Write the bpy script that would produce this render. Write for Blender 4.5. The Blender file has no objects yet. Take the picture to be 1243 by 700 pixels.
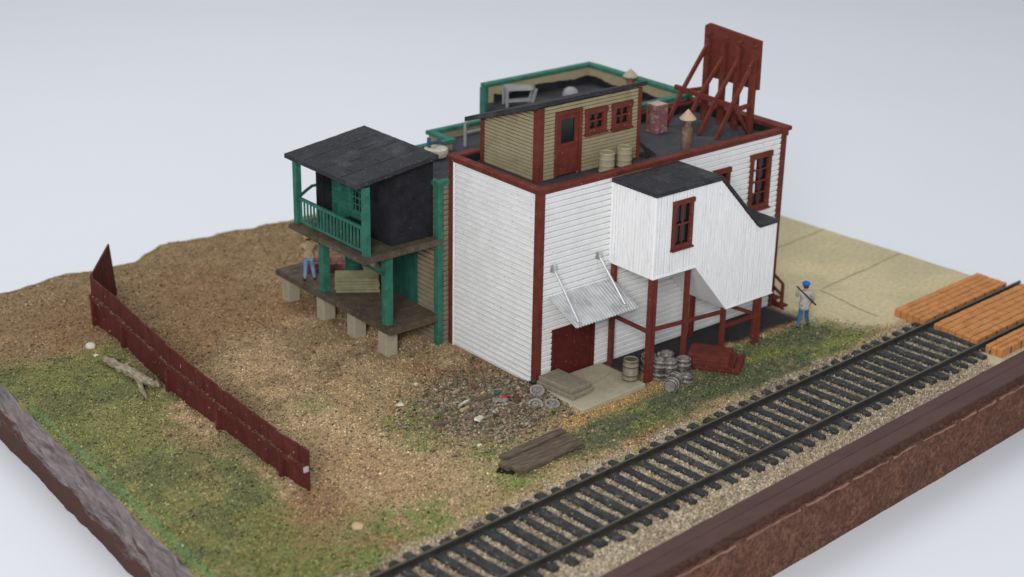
import bpy, bmesh, math, random
import numpy as np
from mathutils import Vector, Matrix
random.seed(7)
RS = np.random.RandomState(11)
SC = bpy.context.scene
COL = SC.collection

# ------------------------------------------------------------------ camera
cam_d = bpy.data.cameras.new('camera'); cam = bpy.data.objects.new('camera', cam_d); COL.objects.link(cam)
_r = Vector((0.76808703, -0.64010811, 0.01743334)); _u = Vector((0.22797602, 0.29879433, 0.92668705)); _f = Vector((0.59838888, 0.70780192, -0.37542935))
M = Matrix((( _r.x, _u.x, -_f.x, -32.07494702), (_r.y, _u.y, -_f.y, -36.66646556), (_r.z, _u.z, -_f.z, 23.1787017), (0, 0, 0, 1)))
cam.matrix_world = M
cam_d.sensor_width = 36; cam_d.lens = 2000.0 / 1243 * 36
cam_d.clip_start = 1; cam_d.clip_end = 1000
cam_d.dof.use_dof = True; cam_d.dof.focus_distance = 52.5; cam_d.dof.aperture_fstop = 0.145; cam_d.dof.aperture_blades = 0
SC.camera = cam

# ------------------------------------------------------------------ light: soft photo tent
W = bpy.data.worlds.new('World'); SC.world = W; W.use_nodes = True
bg = W.node_tree.nodes['Background']; bg.inputs[0].default_value = (0.90, 0.95, 1.0, 1); bg.inputs[1].default_value = 0.54
def area(name, loc, aim, size, power, col):
    d = bpy.data.lights.new(name, 'AREA'); d.shape = 'DISK'; d.size = size; d.energy = power; d.color = col
    o = bpy.data.objects.new(name, d); COL.objects.link(o); o.location = loc
    o.rotation_euler = (Vector(aim) - Vector(loc)).to_track_quat('-Z', 'Y').to_euler(); return o
area('overhead_softbox', (6, 40, 85), (4, 20, 0), 60, 29500, (1.0, 0.99, 0.975))
area('front_softbox', (-78, -70, 54), (0, 0, 2), 34, 88000, (1.0, 0.99, 0.97))
SC.view_settings.view_transform = 'Standard'; SC.view_settings.look = 'None'; SC.view_settings.exposure = 0; SC.view_settings.gamma = 1
SC.cycles.max_bounces = 6; SC.cycles.diffuse_bounces = 4

# ------------------------------------------------------------------ helpers
WP = {}
def link(name, me, parent=None):
    o = bpy.data.objects.new(name, me); COL.objects.link(o)
    if parent is not None: o.parent = parent; WP[o.name] = WP[parent.name]
    return o
def tag(o, label=None, cat=None, group=None, kind=None):
    if label: o['label'] = label
    if cat: o['category'] = cat
    if group: o['group'] = group
    if kind: o['kind'] = kind
    return o
def thing(name, label, cat, loc=(0, 0, 0), group=None):
    o = link(name, None); o.location = loc; WP[o.name] = Vector(loc)
    return tag(o, label, cat, group)

class MB:
    def __init__(s): s.v = []; s.f = []
    def add(s, vs, fs):
        n = len(s.v); s.v += [tuple(v) for v in vs]; s.f += [tuple(i + n for i in f) for f in fs]; return s
    def box(s, x0, x1, y0, y1, z0, z1, rot=0, c=None):
        vs = [Vector((x, y, z)) for z in (z0, z1) for x, y in ((x0, y0), (x1, y0), (x1, y1), (x0, y1))]
        if rot:
            c = Vector(c) if c else Vector(((x0 + x1) / 2, (y0 + y1) / 2, 0)); R = Matrix.Rotation(rot, 3, 'Z')
            vs = [R @ (v - c) + c for v in vs]
        return s.add(vs, [(3, 2, 1, 0), (4, 5, 6, 7), (0, 1, 5, 4), (1, 2, 6, 5), (2, 3, 7, 6), (3, 0, 4, 7)])
    def obox(s, c, ax, ay, az):       # centre and three half axes
        c, ax, ay, az = map(Vector, (c, ax, ay, az))
        vs = [c + i * ax + j * ay + k * az for k in (-1, 1) for i, j in ((-1, -1), (1, -1), (1, 1), (-1, 1))]
        return s.add(vs, [(3, 2, 1, 0), (4, 5, 6, 7), (0, 1, 5, 4), (1, 2, 6, 5), (2, 3, 7, 6), (3, 0, 4, 7)])
    def bar(s, a, b, w, h=None, up=(0, 0, 1)):
        a, b = Vector(a), Vector(b); d = (b - a); L = d.length; d.normalize(); up = Vector(up)
        if abs(d.dot(up)) > .98: up = Vector((1, 0, 0))
        sx = d.cross(up).normalized(); sz = sx.cross(d); h = h or w
        return s.obox((a + b) / 2, d * (L / 2), sx * (w / 2), sz * (h / 2))
    def tube(s, pts, r, n=10, cap=True, jit=0):
        pts = [Vector(p) for p in pts]; rs = r if isinstance(r, (list, tuple)) else [r] * len(pts); vs = []
        for i, p in enumerate(pts):
            d = (pts[min(i + 1, len(pts) - 1)] - pts[max(i - 1, 0)]).normalized()
            up = Vector((0, 0, 1)) if abs(d.z) < .9 else Vector((1, 0, 0))
            a = d.cross(up).normalized(); b = a.cross(d)
            for k in range(n):
                t = 2 * math.pi * k / n; rr = rs[i] * (1 + random.uniform(-jit, jit))
                vs.append(p + (a * math.cos(t) + b * math.sin(t)) * rr)
        fs = [(i * n + k, i * n + (k + 1) % n, (i + 1) * n + (k + 1) % n, (i + 1) * n + k) for i in range(len(pts) - 1) for k in range(n)]
        if cap: fs += [tuple(range(n))[::-1], tuple((len(pts) - 1) * n + k for k in range(n))]
        return s.add(vs, fs)
    def lathe(s, c, prof, n=24, axis=(0, 0, 1)):
        c = Vector(c); q = Vector((0, 0, 1)).rotation_difference(Vector(axis).normalized()); vs = []
        for r, z in prof:
            for k in range(n):
                t = 2 * math.pi * k / n; vs.append(c + q @ Vector((r * math.cos(t), r * math.sin(t), z)))
        m = len(prof); fs = [(i * n + k, i * n + (k + 1) % n, (i + 1) * n + (k + 1) % n, (i + 1) * n + k) for i in range(m - 1) for k in range(n)]
        fs += [tuple(range(n))[::-1], tuple((m - 1) * n + k for k in range(n))]
        return s.add(vs, fs)
    def prism(s, poly, axis, a, b):   # poly in the two other coordinates; axis 0/1/2 extruded a..b
        def P(p, t): 
            l = list(p); l.insert(axis, t); return l
        n = len(poly); vs = [P(p, a) for p in poly] + [P(p, b) for p in poly]
        fs = [tuple(range(n)), tuple(range(2 * n - 1, n - 1, -1))] + [(i, i + n, (i + 1) % n + n, (i + 1) % n) for i in range(n)]
        return s.add(vs, fs)
    def build(s, name, mat, parent=None, bevel=0, smooth=False, loc=None, subd=0):
        off = WP[parent.name] if parent is not None else Vector(loc or (0, 0, 0))
        me = bpy.data.meshes.new(name); me.from_pydata([Vector(v) - off for v in s.v], [], s.f); me.update()
        bm = bmesh.new(); bm.from_mesh(me); bmesh.ops.recalc_face_normals(bm, faces=bm.faces); bm.to_mesh(me); bm.free()
        for m in (mat if isinstance(mat, (list, tuple)) else [mat]): me.materials.append(m)
        o = link(name, me, parent)
        if parent is None: o.location = off; WP[o.name] = off
        if bevel:
            b = o.modifiers.new('bevel', 'BEVEL'); b.width = bevel; b.segments = 2; b.limit_method = 'ANGLE'; b.angle_limit = math.radians(40)
        if smooth:
            for p in me.polygons: p.use_smooth = True
            try: me.set_sharp_from_angle(angle=math.radians(40))
            except Exception: pass
        return o

# ------------------------------------------------------------------ materials
def nd(nt, t, **kw):
    n = nt.nodes.new(t)
    for k, v in kw.items(): setattr(n, k, v)
    return n
def pmat(name, col, rough=.75, var=.18, vs=2.5, bump=.25, bs=30, speck=None, speck_col=(.8, .8, .78), speck_s=26, dirt=None, dirt_s=1.2, metal=0, stretch=(1, 1, 1), grain=0, attr=None, bdist=.02, edge=None, zsplit=None, battr=None):
    m = bpy.data.materials.new(name); m.use_nodes = True; nt = m.node_tree; L = nt.links.new
    b = nt.nodes['Principled BSDF']; b.inputs['Roughness'].default_value = rough; b.inputs['Metallic'].default_value = metal
    b.inputs['Specular IOR Level'].default_value = .12 if metal == 0 and rough > .3 else .4
    tc = nd(nt, 'ShaderNodeTexCoord'); mp = nd(nt, 'ShaderNodeMapping'); L(tc.outputs['Object'], mp.inputs[0]); mp.inputs['Scale'].default_value = stretch
    def noise(s, det=5, r=.6):
        n = nd(nt, 'ShaderNodeTexNoise'); n.inputs['Scale'].default_value = s; n.inputs['Detail'].default_value = det; n.inputs['Roughness'].default_value = r
        L(mp.outputs[0], n.inputs['Vector']); return n.outputs['Fac']
    def ramp(f, a, c):
        r = nd(nt, 'ShaderNodeMapRange'); r.inputs['From Min'].default_value = a; r.inputs['From Max'].default_value = c; L(f, r.inputs['Value']); return r.outputs[0]
    def mix(f, A, B, mode='MIX'):
        x = nd(nt, 'ShaderNodeMix', data_type='RGBA', blend_type=mode)
        if isinstance(f, (int, float)): x.inputs[0].default_value = f
        else: L(f, x.inputs[0])
        for sck, v in ((x.inputs[6], A), (x.inputs[7], B)):
            if isinstance(v, tuple): sck.default_value = (*v[:3], 1)
            else: L(v, sck)
        return x.outputs[2]
    lo = tuple(c * (1 - var) for c in col); hi = tuple(min(1, c * (1 + var)) for c in col)
    c = mix(ramp(noise(vs), .3, .7), lo, hi)
    if attr:
        a = nd(nt, 'ShaderNodeAttribute', attribute_name=attr); f = mix(ramp(noise(vs), .3, .7), (1 - var,) * 3, (1 + var,) * 3)
        c = mix(1.0, a.outputs['Color'], f, 'MULTIPLY')
    if grain: c = mix(ramp(noise(bs * .8, 3, .7), .35, .65), c, tuple(x * (1 - grain) for x in col))
    if dirt: c = mix(ramp(noise(dirt_s, 6, .7), .52, .75), c, dirt)
    if zsplit:
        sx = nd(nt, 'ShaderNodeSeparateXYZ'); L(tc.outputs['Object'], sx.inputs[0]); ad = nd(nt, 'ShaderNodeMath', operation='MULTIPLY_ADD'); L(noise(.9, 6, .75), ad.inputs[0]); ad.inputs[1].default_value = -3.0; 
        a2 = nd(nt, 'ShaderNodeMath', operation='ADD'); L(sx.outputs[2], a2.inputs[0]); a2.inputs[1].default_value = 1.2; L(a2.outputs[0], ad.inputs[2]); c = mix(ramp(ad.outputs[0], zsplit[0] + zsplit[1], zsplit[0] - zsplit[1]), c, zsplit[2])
    if speck: c = mix(ramp(noise(speck_s, 2, .5), speck, speck + .03), c, speck_col)
    if edge:
        g = nd(nt, 'ShaderNodeNewGeometry'); c = mix(ramp(g.outputs['Pointiness'], .515, .56), c, edge)
    L(c, b.inputs['Base Color'])
    if bump:
        bp = nd(nt, 'ShaderNodeBump'); bp.inputs['Strength'].default_value = bump; bp.inputs['Distance'].default_value = bdist
        if battr: ba = nd(nt, 'ShaderNodeAttribute', attribute_name=battr); L(ba.outputs['Fac'], bp.inputs['Strength'])
        L(noise(bs, 4, .65), bp.inputs['Height']); L(bp.outputs[0], b.inputs['Normal'])
    return m
RED = pmat('painted_brown_red', (.132, .031, .022), .6, .25, 3, .35, 24, speck=.725, speck_col=(.55, .40, .33), speck_s=17)
REDD = pmat('painted_dark_red', (.085, .016, .013), .65, .2, 3, .25, 24, speck=.71, speck_col=(.45, .28, .2), speck_s=17)
FENCE = pmat('fence_maroon_paint', (.095, .023, .019), .65, .25, 2, .4, 20, speck=.72, speck_col=(.5, .36, .24), speck_s=11, stretch=(1, 1, .6))
WHITE = pmat('white_clapboard_paint', (.80, .80, .80), .6, .04, 2, .15, 30, speck=.715, speck_col=(.16, .15, .14), speck_s=13, dirt=(.745, .74, .73), dirt_s=1.5)
WHITE2 = pmat('white_washed_planks', (.82, .82, .83), .65, .07, 5, .3, 30, speck=.70, speck_col=(.3, .29, .28), speck_s=15, dirt=(.68, .675, .665), dirt_s=4, stretch=(3, 3, .35))
TAN = pmat('tan_clapboard_paint', (.345, .295, .185), .7, .1, 2, .25, 28, speck=.71, speck_col=(.12, .09, .06), speck_s=12, dirt=(.27, .22, .13), dirt_s=1.5)
TAND = pmat('weathered_tan_clapboard', (.255, .215, .15), .75, .14, 2, .25, 28, dirt=(.17, .135, .09), dirt_s=1.3)
GREEN = pmat('painted_green', (.033, .140, .100), .55, .28, 3, .35, 22, speck=.71, speck_col=(.3, .42, .36), speck_s=16)
GREEND = pmat('dark_green_paint', (.018, .085, .064), .6, .25, 3, .3, 22)
TAR = pmat('black_tar_paper', (.040, .040, .046), .75, .3, 1.5, .5, 26, grain=.3, speck=.68, speck_col=(.2, .2, .21), speck_s=19, dirt=(.080, .080, .088), dirt_s=.8)
TARD = pmat('black_wall_paper', (.018, .018, .022), .8, .4, 2, .5, 26, speck=.70, speck_col=(.07, .07, .075), speck_s=19, dirt=(.032, .032, .036), dirt_s=1.2)
ROOF = pmat('grey_roof_felt', (.062, .063, .074), .85, .25, 1.0, .6, 30, grain=.35, speck=.69, speck_col=(.2, .2, .22), speck_s=19, dirt=(.092, .092, .105), dirt_s=.8)
DECK = pmat('weathered_deck_boards', (.085, .066, .047), .8, .3, 2, .6, 14, speck=.66, speck_col=(.24, .20, .15), speck_s=13, dirt=(.12, .10, .075), dirt_s=1.5)
CONC = pmat('concrete_grey', (.46, .41, .29), .85, .1, 2, .4, 30, grain=.2, dirt=(.30, .26, .18), dirt_s=1.2)
PIER = pmat('pier_plaster', (.36, .32, .235), .85, .15, 2, .4, 24, dirt=(.2, .15, .1), dirt_s=2)
STEP = pmat('worn_step_stone', (.27, .235, .18), .9, .2, 4, .6, 18, grain=.25, dirt=(.17, .14, .1), dirt_s=3)
GLASS = pmat('dark_window_glass', (.010, .010, .011), .18, .3, 2, 0, 1)
PANESTRIP = pmat('white_pane_strip', (.75, .74, .74), .7, .05)  # plain white for the strip behind window panes
TIN = pmat('corrugated_tin', (.52, .525, .53), .45, .2, 2, .3, 20, metal=.3, dirt=(.24, .23, .22), dirt_s=1.5)
STEEL = pmat('silver_rod', (.58, .585, .59), .4, .1, 4, .1, 20, metal=.3)
KEG = pmat('weathered_silver_keg', (.27, .25, .225), .36, .45, 8, .8, 14, metal=.65, dirt=(.07, .05, .038), dirt_s=4.5, grain=.7)
KEGD = pmat('tarnished_keg_hoop', (.45, .42, .39), .34, .45, 8, .5, 14, metal=.55, dirt=(.10, .065, .045), dirt_s=5)
HOOP = pmat('dark_barrel_hoop', (.10, .085, .065), .6, .3, 6, .4, 14, dirt=(.2, .17, .12), dirt_s=4)
BARREL = pmat('grey_weathered_barrel_wood', (.25, .215, .155), .75, .3, 4, .6, 14, dirt=(.13, .1, .07), dirt_s=3, stretch=(1, 1, .35))
BARTAN = pmat('tan_barrel_paint', (.33, .285, .19), .7, .12, 3, .4, 20, dirt=(.23, .18, .11), dirt_s=2.5)
RUST = pmat('rusty_stack_metal', (.155, .088, .058), .8, .4, 4, .5, 20, dirt=(.42, .36, .28), dirt_s=3)
CONE = pmat('tan_cone_cap', (.46, .33, .235), .7, .2, 3, .3, 20, dirt=(.3, .19, .12), dirt_s=3)
GREYM = pmat('grey_painted_metal', (.27, .28, .28), .6, .2, 3, .3, 20, dirt=(.2, .2, .2), dirt_s=3)
BRK = pmat('chimney_brick', (.25, .11, .105), .8, .35, 6, .6, 14, dirt=(.52, .40, .39), dirt_s=3.0)
TIE = pmat('creosoted_sleeper', (.047, .051, .053), .85, .4, 3, .8, 14, grain=.4, dirt=(.12, .108, .09), dirt_s=3.5)
RAIL = pmat('weathered_rail', (.030, .028, .024), .5, .3, 3, .4, 14, metal=.1, dirt=(.06, .052, .036), dirt_s=2)
RAILTOP = pmat('worn_rail_head', (.10, .09, .065), .4, .25, 3, .2, 14, metal=.4, dirt=(.05, .045, .035), dirt_s=1.5)
BRICK = pmat('orange_crossing_brick', (.47, .205, .074), .75, .2, 2.5, .5, 18, dirt=(.36, .15, .055), dirt_s=2)
MORT = pmat('brick_joint', (.09, .04, .018), .9, .2)
PURP = pmat('purple_brown_edge_paint', (.088, .050, .046), .55, .1, 1.5, .25, 20, dirt=(.066, .037, .034), dirt_s=.8, stretch=(.4, 1.5, 1))
FOAM = pmat('red_brown_foam_face', (.215, .104, .072), .85, .35, 2.0, 1.0, 9, dirt=(.095, .045, .033), dirt_s=3.0, grain=.6, bdist=.10)
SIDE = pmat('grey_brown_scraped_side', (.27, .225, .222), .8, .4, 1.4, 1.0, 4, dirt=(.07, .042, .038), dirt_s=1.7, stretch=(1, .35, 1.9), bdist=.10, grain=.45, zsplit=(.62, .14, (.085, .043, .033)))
LUMP = pmat('dark_brown_caulk', (.065, .030, .022), .8, .4, 5, .8, 12)
PINK = pmat('pinkish_torn_strip', (.27, .15, .115), .8, .3, 4, .5, 14, dirt=(.10, .05, .04), dirt_s=2)
WOOD = pmat('old_grey_plank', (.175, .135, .098), .85, .4, 4, 1.0, 8, dirt=(.05, .033, .022), dirt_s=2.6, stretch=(.3, 3.5, 3), grain=.55, bdist=.04)
DRIFT = pmat('driftwood_bark', (.42, .345, .25), .85, .35, 5, 1.0, 9, dirt=(.09, .06, .04), dirt_s=4, stretch=(2.4, .5, 2.4), bdist=.06, grain=.5)
OLIVE = pmat('olive_crate_paint', (.20, .195, .105), .75, .2, 3, .4, 18, dirt=(.12, .11, .05), dirt_s=2)
PINKB = pmat('faded_pink_brick', (.20, .085, .075), .8, .3, 4, .5, 14)
PALE = pmat('pale_stone', (.55, .52, .45), .85, .15, 4, .5, 14)
PAPER = pmat('white_paper_sweep', (.715, .725, .77), .9, .012, .06, 0, 1)
SKIN = pmat('skin_paint', (.50, .24, .15), .6, .1)
BLUE = pmat('bright_blue_paint', (.018, .12, .48), .55, .15, 5, .2, 30)
JEAN = pmat('denim_paint', (.045, .14, .30), .65, .25, 6, .3, 30)
JEAN2 = pmat('pale_denim_paint', (.16, .24, .42), .65, .25, 6, .3, 30)
COATG = pmat('pale_grey_coat_paint', (.40, .38, .34), .7, .2, 6, .3, 30, dirt=(.28, .26, .23), dirt_s=5)
COATB = pmat('tan_brown_jacket_paint', (.36, .265, .155), .7, .25, 6, .3, 30, dirt=(.13, .08, .045), dirt_s=5)
BLACK = pmat('black_boot_paint', (.015, .014, .014), .6, .2)
YEL = pmat('yellow_hat_paint', (.55, .33, .04), .6, .15)
HAIR = pmat('brown_hair_paint', (.07, .035, .018), .8, .2)
BLUEG = pmat('slate_blue_paint', (.06, .10, .17), .6, .2)

# ------------------------------------------------------------------ ground sheet, painted by position
def lat(seed):
    return np.random.RandomState(seed).rand(256, 256)
def vnoise(x, y, s, seed):
    g = lat(seed); x = x * s + 57.3; y = y * s + 91.7
    xi = np.floor(x).astype(int); yi = np.floor(y).astype(int); fx = x - xi; fy = y - yi
    fx = fx * fx * (3 - 2 * fx); fy = fy * fy * (3 - 2 * fy)
    G = lambda a, b: g[a % 256, b % 256]
    return (G(xi, yi) * (1 - fx) + G(xi + 1, yi) * fx) * (1 - fy) + (G(xi, yi + 1) * (1 - fx) + G(xi + 1, yi + 1) * fx) * fy
def fbm(x, y, s, seed, o=4):
    t = 0; a = .5; n = 0
    for k in range(o): t = t + a * vnoise(x, y, s * 2 ** k, seed + k); n += a; a *= .55
    return t / n
def sm(a, b, t): t = np.clip((t - a) / (b - a), 0, 1); return t * t * (3 - 2 * t)
def xl(y): return -14.22 + .06 * y
def xr(y): return 19.70 - .072 * y
def yf(x): return -9.35 + .0766 * x
def yb(x):
    px = [-14, -12, -10, -8.5, -7.3, -6.2, -4.6, -3.6, -3.0, -1, 2.9, 6, 12, 20]; py = [18.6, 18.7, 18.9, 19.05, 19.15, 18.75, 18.7, 19.3, 19.65, 19.5, 19.3, 19.4, 19.2, 19.2]
    return np.interp(x, px, py) + (fbm(np.asarray(x, float), np.zeros_like(np.asarray(x, float)), 1.6, 77) - .5) * .35
def track1(x): return -5.84 + .0605 * x
def track2(x): return -8.08 + .0605 * x
FX = [-9.75, -9.78, -9.66, -9.51, -9.04, -8.91]; FY = [-1.47, -.21, 3.56, 6.91, 11.06, 13.47]
def fence_x(y): return np.interp(y, FY, FX)

def gheight(x, y):
    h = (fbm(x, y, .35, 5) - .5) * .22 + (fbm(x, y, 2.6, 21, 3) - .5) * .07
    flat = np.maximum(sm(1.6, .4, np.abs(x - 5.5) - 6.5) * sm(1.5, .2, np.abs(y - 4) - 7), sm(-4.6, -5.2, y - .06 * x))
    pad = sm(10.5, 12.5, x)
    h = h * (1 - .75 * np.maximum(flat, pad))
    h = h + .26 * np.exp(-(((x + 1.3) / 1.5) ** 2 + ((y + .5) / 1.3) ** 2)) * sm(.1, -.25, np.minimum(x, 5) * (y > -.2) + (y <= -.2) * (-1))
    h = h * (1 - .8 * sm(1.0, .2, x - xl(y))) - .09 * sm(.34, .24, x - xl(y)) * sm(9.6, 8.2, y)
    h = h - .35 * sm(1.2, 0, yb(x) - y) + .10 * np.exp(-((x + 2) / 2.5) ** 2) * sm(4, 1, yb(x) - y)
    h = h + .05 * sm(.55, .1, np.abs(x - fence_x(y))) * (y > -1.6) * (y < 14)
    return h
DIRT = np.array([.285, .200, .116]); LIGHT = np.array([.45, .325, .185]); REDDISH = np.array([.27, .155, .082]); FARB = np.array([.225, .150, .082])
TURF = np.array([.152, .182, .056]); DKTURF = np.array([.096, .108, .064]); OCHRE = np.array([.44, .275, .115]); BALLAST = np.array([.38, .315, .225])
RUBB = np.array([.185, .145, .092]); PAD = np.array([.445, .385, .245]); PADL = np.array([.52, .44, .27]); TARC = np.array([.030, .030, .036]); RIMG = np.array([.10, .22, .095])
def gcolor(x, y, fine=True):
    n1 = fbm(x, y, .45, 31); n2 = fbm(x, y, 1.3, 41); n3 = fbm(x, y, 5.0, 51, 3)
    def mx(c, d, m): m = np.clip(m, 0, 1)[..., None]; return c * (1 - m) + d * m
    c = np.zeros(x.shape + (3,)) + DIRT
    c = mx(c, LIGHT, sm(.40, .62, n2) * .75)
    c = mx(c, REDDISH, sm(.5, .62, fbm(x, y, .3, 61)) * .8)
    c = mx(c, FARB, sm(3, 15, y + (n1 - .5) * 6) * .75)
    c = mx(c, LIGHT, sm(6.5, 4.5, np.abs(y + 1.5)) * sm(-1, -3, x) * sm(-10, -8, x) * .55)
    c = c * (.82 + .36 * fbm(x, y, 2.2, 171, 3))[..., None]
    # grass outside the fence
    w = (n1 - .5) * 2.6 + (n2 - .5) * 2.0
    g = sm(.5, -.6, x - fence_x(y) + .15 + w * .8 + sm(4, -2, y) * .35) * sm(12.6, 10.6, y + (n1 - .5) * 3 + .5 * (x + 11))
    g = g * (1 - .8 * sm(.40, .58, fbm(x, y, .6, 71)) * sm(8, 4, y) * sm(2.6, .9, fence_x(y) - x))
    c = mx(c, TURF, g * (.65 + .5 * (n3 - .3))); c = mx(c, DKTURF, g * sm(.48, .6, fbm(x, y, .8, 143)) * .45)
    c = mx(c, RIMG, sm(.42, .34, x - xl(y)) * sm(.16, .24, x - xl(y)) * sm(9.6, 8, y) * .55 * (.4 + n2))
    # grass strip along the far edge and patches in the yard
    c = mx(c, TURF, sm(1.0, .2, yb(x) - y) * sm(.45, .6, n2) * .7)
    for px, py, r in [(-4.3, -2.6, .9), (-4.2, 1.2, 1.2), (-5.0, 0.2, .8), (-5.2, -1.0, .8), (-4.6, -4.6, 1.0), (-9.2, -4.6, 1.3), (-7.6, -4.7, 1.1), (-10.6, -5.4, 1.4), (-3.3, -3.6, .9), (-6.4, 3.4, .6), (-1.5, -2.3, .5)]:
        c = mx(c, TURF * 1.15, np.exp(-((x - px) ** 2 + (y - py) ** 2) / r ** 2) * sm(.33, .6, n2 * .5 + n3 * .5) * .95)
    c = mx(c, RUBB, np.exp(-(((x + 2.0) / 2.2) ** 2 + ((y + .3) / 2.0) ** 2)) * 1.3 * (.55 + .6 * n2))
    # orange grain by the slab, green band toward the crossing
    c = mx(c, OCHRE, sm(1.1, .2, np.abs(y + 2.95 - .0 * x)) * sm(-2.2, -1, x) * sm(4.6, 2.6, x) * (.6 + .5 * n2))
    yy = y - (-3.75 + .06 * x)
    gb = sm(1.15, .55, np.abs(yy) + (n2 - .5) * .9 - .15 * sm(3, 8, x)) * sm(-3.5, -1, x) * sm(13.2, 11.6, x)
    gb = np.maximum(gb, sm(4.4, 5.5, x) * sm(12.4, 11.0, x + (n1 - .5)) * sm(-1.6, -2.1, y + (n2 - .5) * .8) * sm(-5.2, -4.6, y - .05 * x))
    c = mx(c, TURF * 1.05, gb * .9); c = mx(c, DKTURF, gb * sm(.30, .50, fbm(x * .4, y, 1.2, 88)) * .9)
    c = mx(c, LIGHT, gb * sm(.6, .75, n3) * .3)
    # pavement at the right, paler by the crossing
    p = sm(11.3, 12.6, x + (n2 - .5) * 1.3 + .35 * (y + 2.5)) * sm(-4.9, -4.2, y - .06 * x + (n2 - .5) * .6)
    p = np.maximum(p, sm(10.9, 12.2, x + (n2 - .5)) * sm(-2.6, -1.9, y + (n2 - .5)))
    p = np.maximum(p, sm(12.9, 13.8, x + (n2 - .5) * .8) * sm(-7.4, -7.8, y - .06 * x) )
    pc = PAD * (0.9 + .2 * n1[..., None]); pc = mx(pc, PADL, sm(.47, .62, fbm(x, y, .3, 99)) * .7)
    c = mx(c, pc, p)
    # ballast
    b = sm(-4.75, -5.35, y - .0605 * x + (n2 - .5) * .9) * (1 - p)
    bc = BALLAST * (.8 + .4 * n3[..., None]); bc = mx(bc, DIRT, sm(.5, .66, n2) * .4); bc = mx(bc, np.array([.27, .215, .155]), sm(0, 6, x) * .55)
    c = mx(c, bc, b); c = mx(c, TURF * 1.3, b * sm(-7.6, -6.6, y - .06 * x) * sm(.54, .66, n2) * .5 * sm(-3, 0, x))
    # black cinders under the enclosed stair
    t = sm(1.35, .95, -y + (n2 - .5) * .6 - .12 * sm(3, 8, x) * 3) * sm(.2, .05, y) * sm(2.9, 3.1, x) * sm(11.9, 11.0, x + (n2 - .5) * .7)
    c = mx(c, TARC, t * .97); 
    return c, dict(p=p, b=b, t=t, g=g, gb=gb)

def make_ground():
    nx, ny = 300, 262
    u, v = np.meshgrid(np.linspace(0, 1, nx), np.linspace(0, 1, ny))
    y0 = -9 + v * 28
    x = xl(y0) * (1 - u) + xr(y0) * u
    y = yf(x) * (1 - v) + yb(x) * v
    x = xl(y) * (1 - u) + xr(y) * u; x = x + (fbm(y, y * 0, 1.1, 15) - .5) * .25 * (u < 1e-9)
    z = gheight(x, y)
    c, m = gcolor(x, y)
    V = np.stack([x, y, z], -1).reshape(-1, 3); me = bpy.data.meshes.new('ground')
    idx = np.arange(nx * ny).reshape(ny, nx)
    F = np.stack([idx[:-1, :-1], idx[:-1, 1:], idx[1:, 1:], idx[1:, :-1]], -1).reshape(-1, 4)
    me.from_pydata(V.tolist(), [], F.tolist()); me.update()
    a = me.color_attributes.new('Col', 'FLOAT_COLOR', 'POINT'); cc = np.ones((len(V), 4), np.float32); cc[:, :3] = c.reshape(-1, 3); a.data.foreach_set('color', cc.ravel())
    for p in me.polygons: p.use_smooth = True
    ra = me.attributes.new('Rough', 'FLOAT', 'POINT'); ra.data.foreach_set('value', (.9 - .82 * m['p']).astype(np.float32).ravel())
    mat = pmat('painted_earth', (.25, .2, .12), .95, .16, 6, 1.0, 12, attr='Col', grain=0, bdist=.05, battr='Rough')
    me.materials.append(mat); o = link('ground', me); WP[o.name] = Vector()
    tag(o, 'scenic ground of brown dirt, turf and pale pavement on the display base', None, None, 'structure')
make_ground()

# grains lying on the ground (uncountable)
def grains(name, label, xy, size, col, z=None, flat=.6, mat=None, kind='stuff', el=1.25):
    n = len(xy); x, y = xy[:, 0], xy[:, 1]
    z = gheight(x, y) if z is None else z
    base = np.array([[1, 0, -.5], [-.5, .87, -.5], [-.5, -.87, -.5], [0.15, 0.1, .9], [.5, .6, .35]])
    F0 = np.array([[0, 1, 4], [0, 4, 3], [4, 1, 3], [1, 2, 3], [2, 0, 3], [0, 2, 1]])
    ang = RS.rand(n) * 6.283; tl = (RS.rand(n, 2) - .5) * .9
    b = base[None] * (1 + (RS.rand(n, 5, 3) - .5) * .6); s = size[:, None]
    X = (b[..., 0] * np.cos(ang)[:, None] - b[..., 1] * np.sin(ang)[:, None]) * s * el; Y = (b[..., 0] * np.sin(ang)[:, None] + b[..., 1] * np.cos(ang)[:, None]) * s
    Z = b[..., 2] * s * flat + X * tl[:, :1] + Y * tl[:, 1:]
    V = np.stack([X + x[:, None], Y + y[:, None], Z + (z + size * .25)[:, None]], -1).reshape(-1, 3)
    F = (F0[None] + (np.arange(n) * 5)[:, None, None]).reshape(-1, 3)
    me = bpy.data.meshes.new(name); me.vertices.add(len(V)); me.vertices.foreach_set('co', V.astype(np.float32).ravel())
    me.loops.add(F.size); me.loops.foreach_set('vertex_index', F.astype(np.int32).ravel())
    me.polygons.add(len(F)); me.polygons.foreach_set('loop_start', np.arange(0, F.size, 3, dtype=np.int32)); me.polygons.foreach_set('loop_total', np.full(len(F), 3, np.int32))
    me.update(calc_edges=True); me.validate()
    a = me.color_attributes.new('Col', 'FLOAT_COLOR', 'POINT'); cc = np.ones((n, 5, 4), np.float32); cc[..., :3] = np.clip(col, 0.004, .85)[:, None, :]; a.data.foreach_set('color', cc.ravel())
    me.materials.append(mat or GRAINM); o = link(name, me); WP[o.name] = Vector(); return tag(o, label, None, None, kind)
GRAINM = pmat('loose_grain', (.3, .25, .15), .9, .1, 20, 0, 1, attr='Col')
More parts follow.
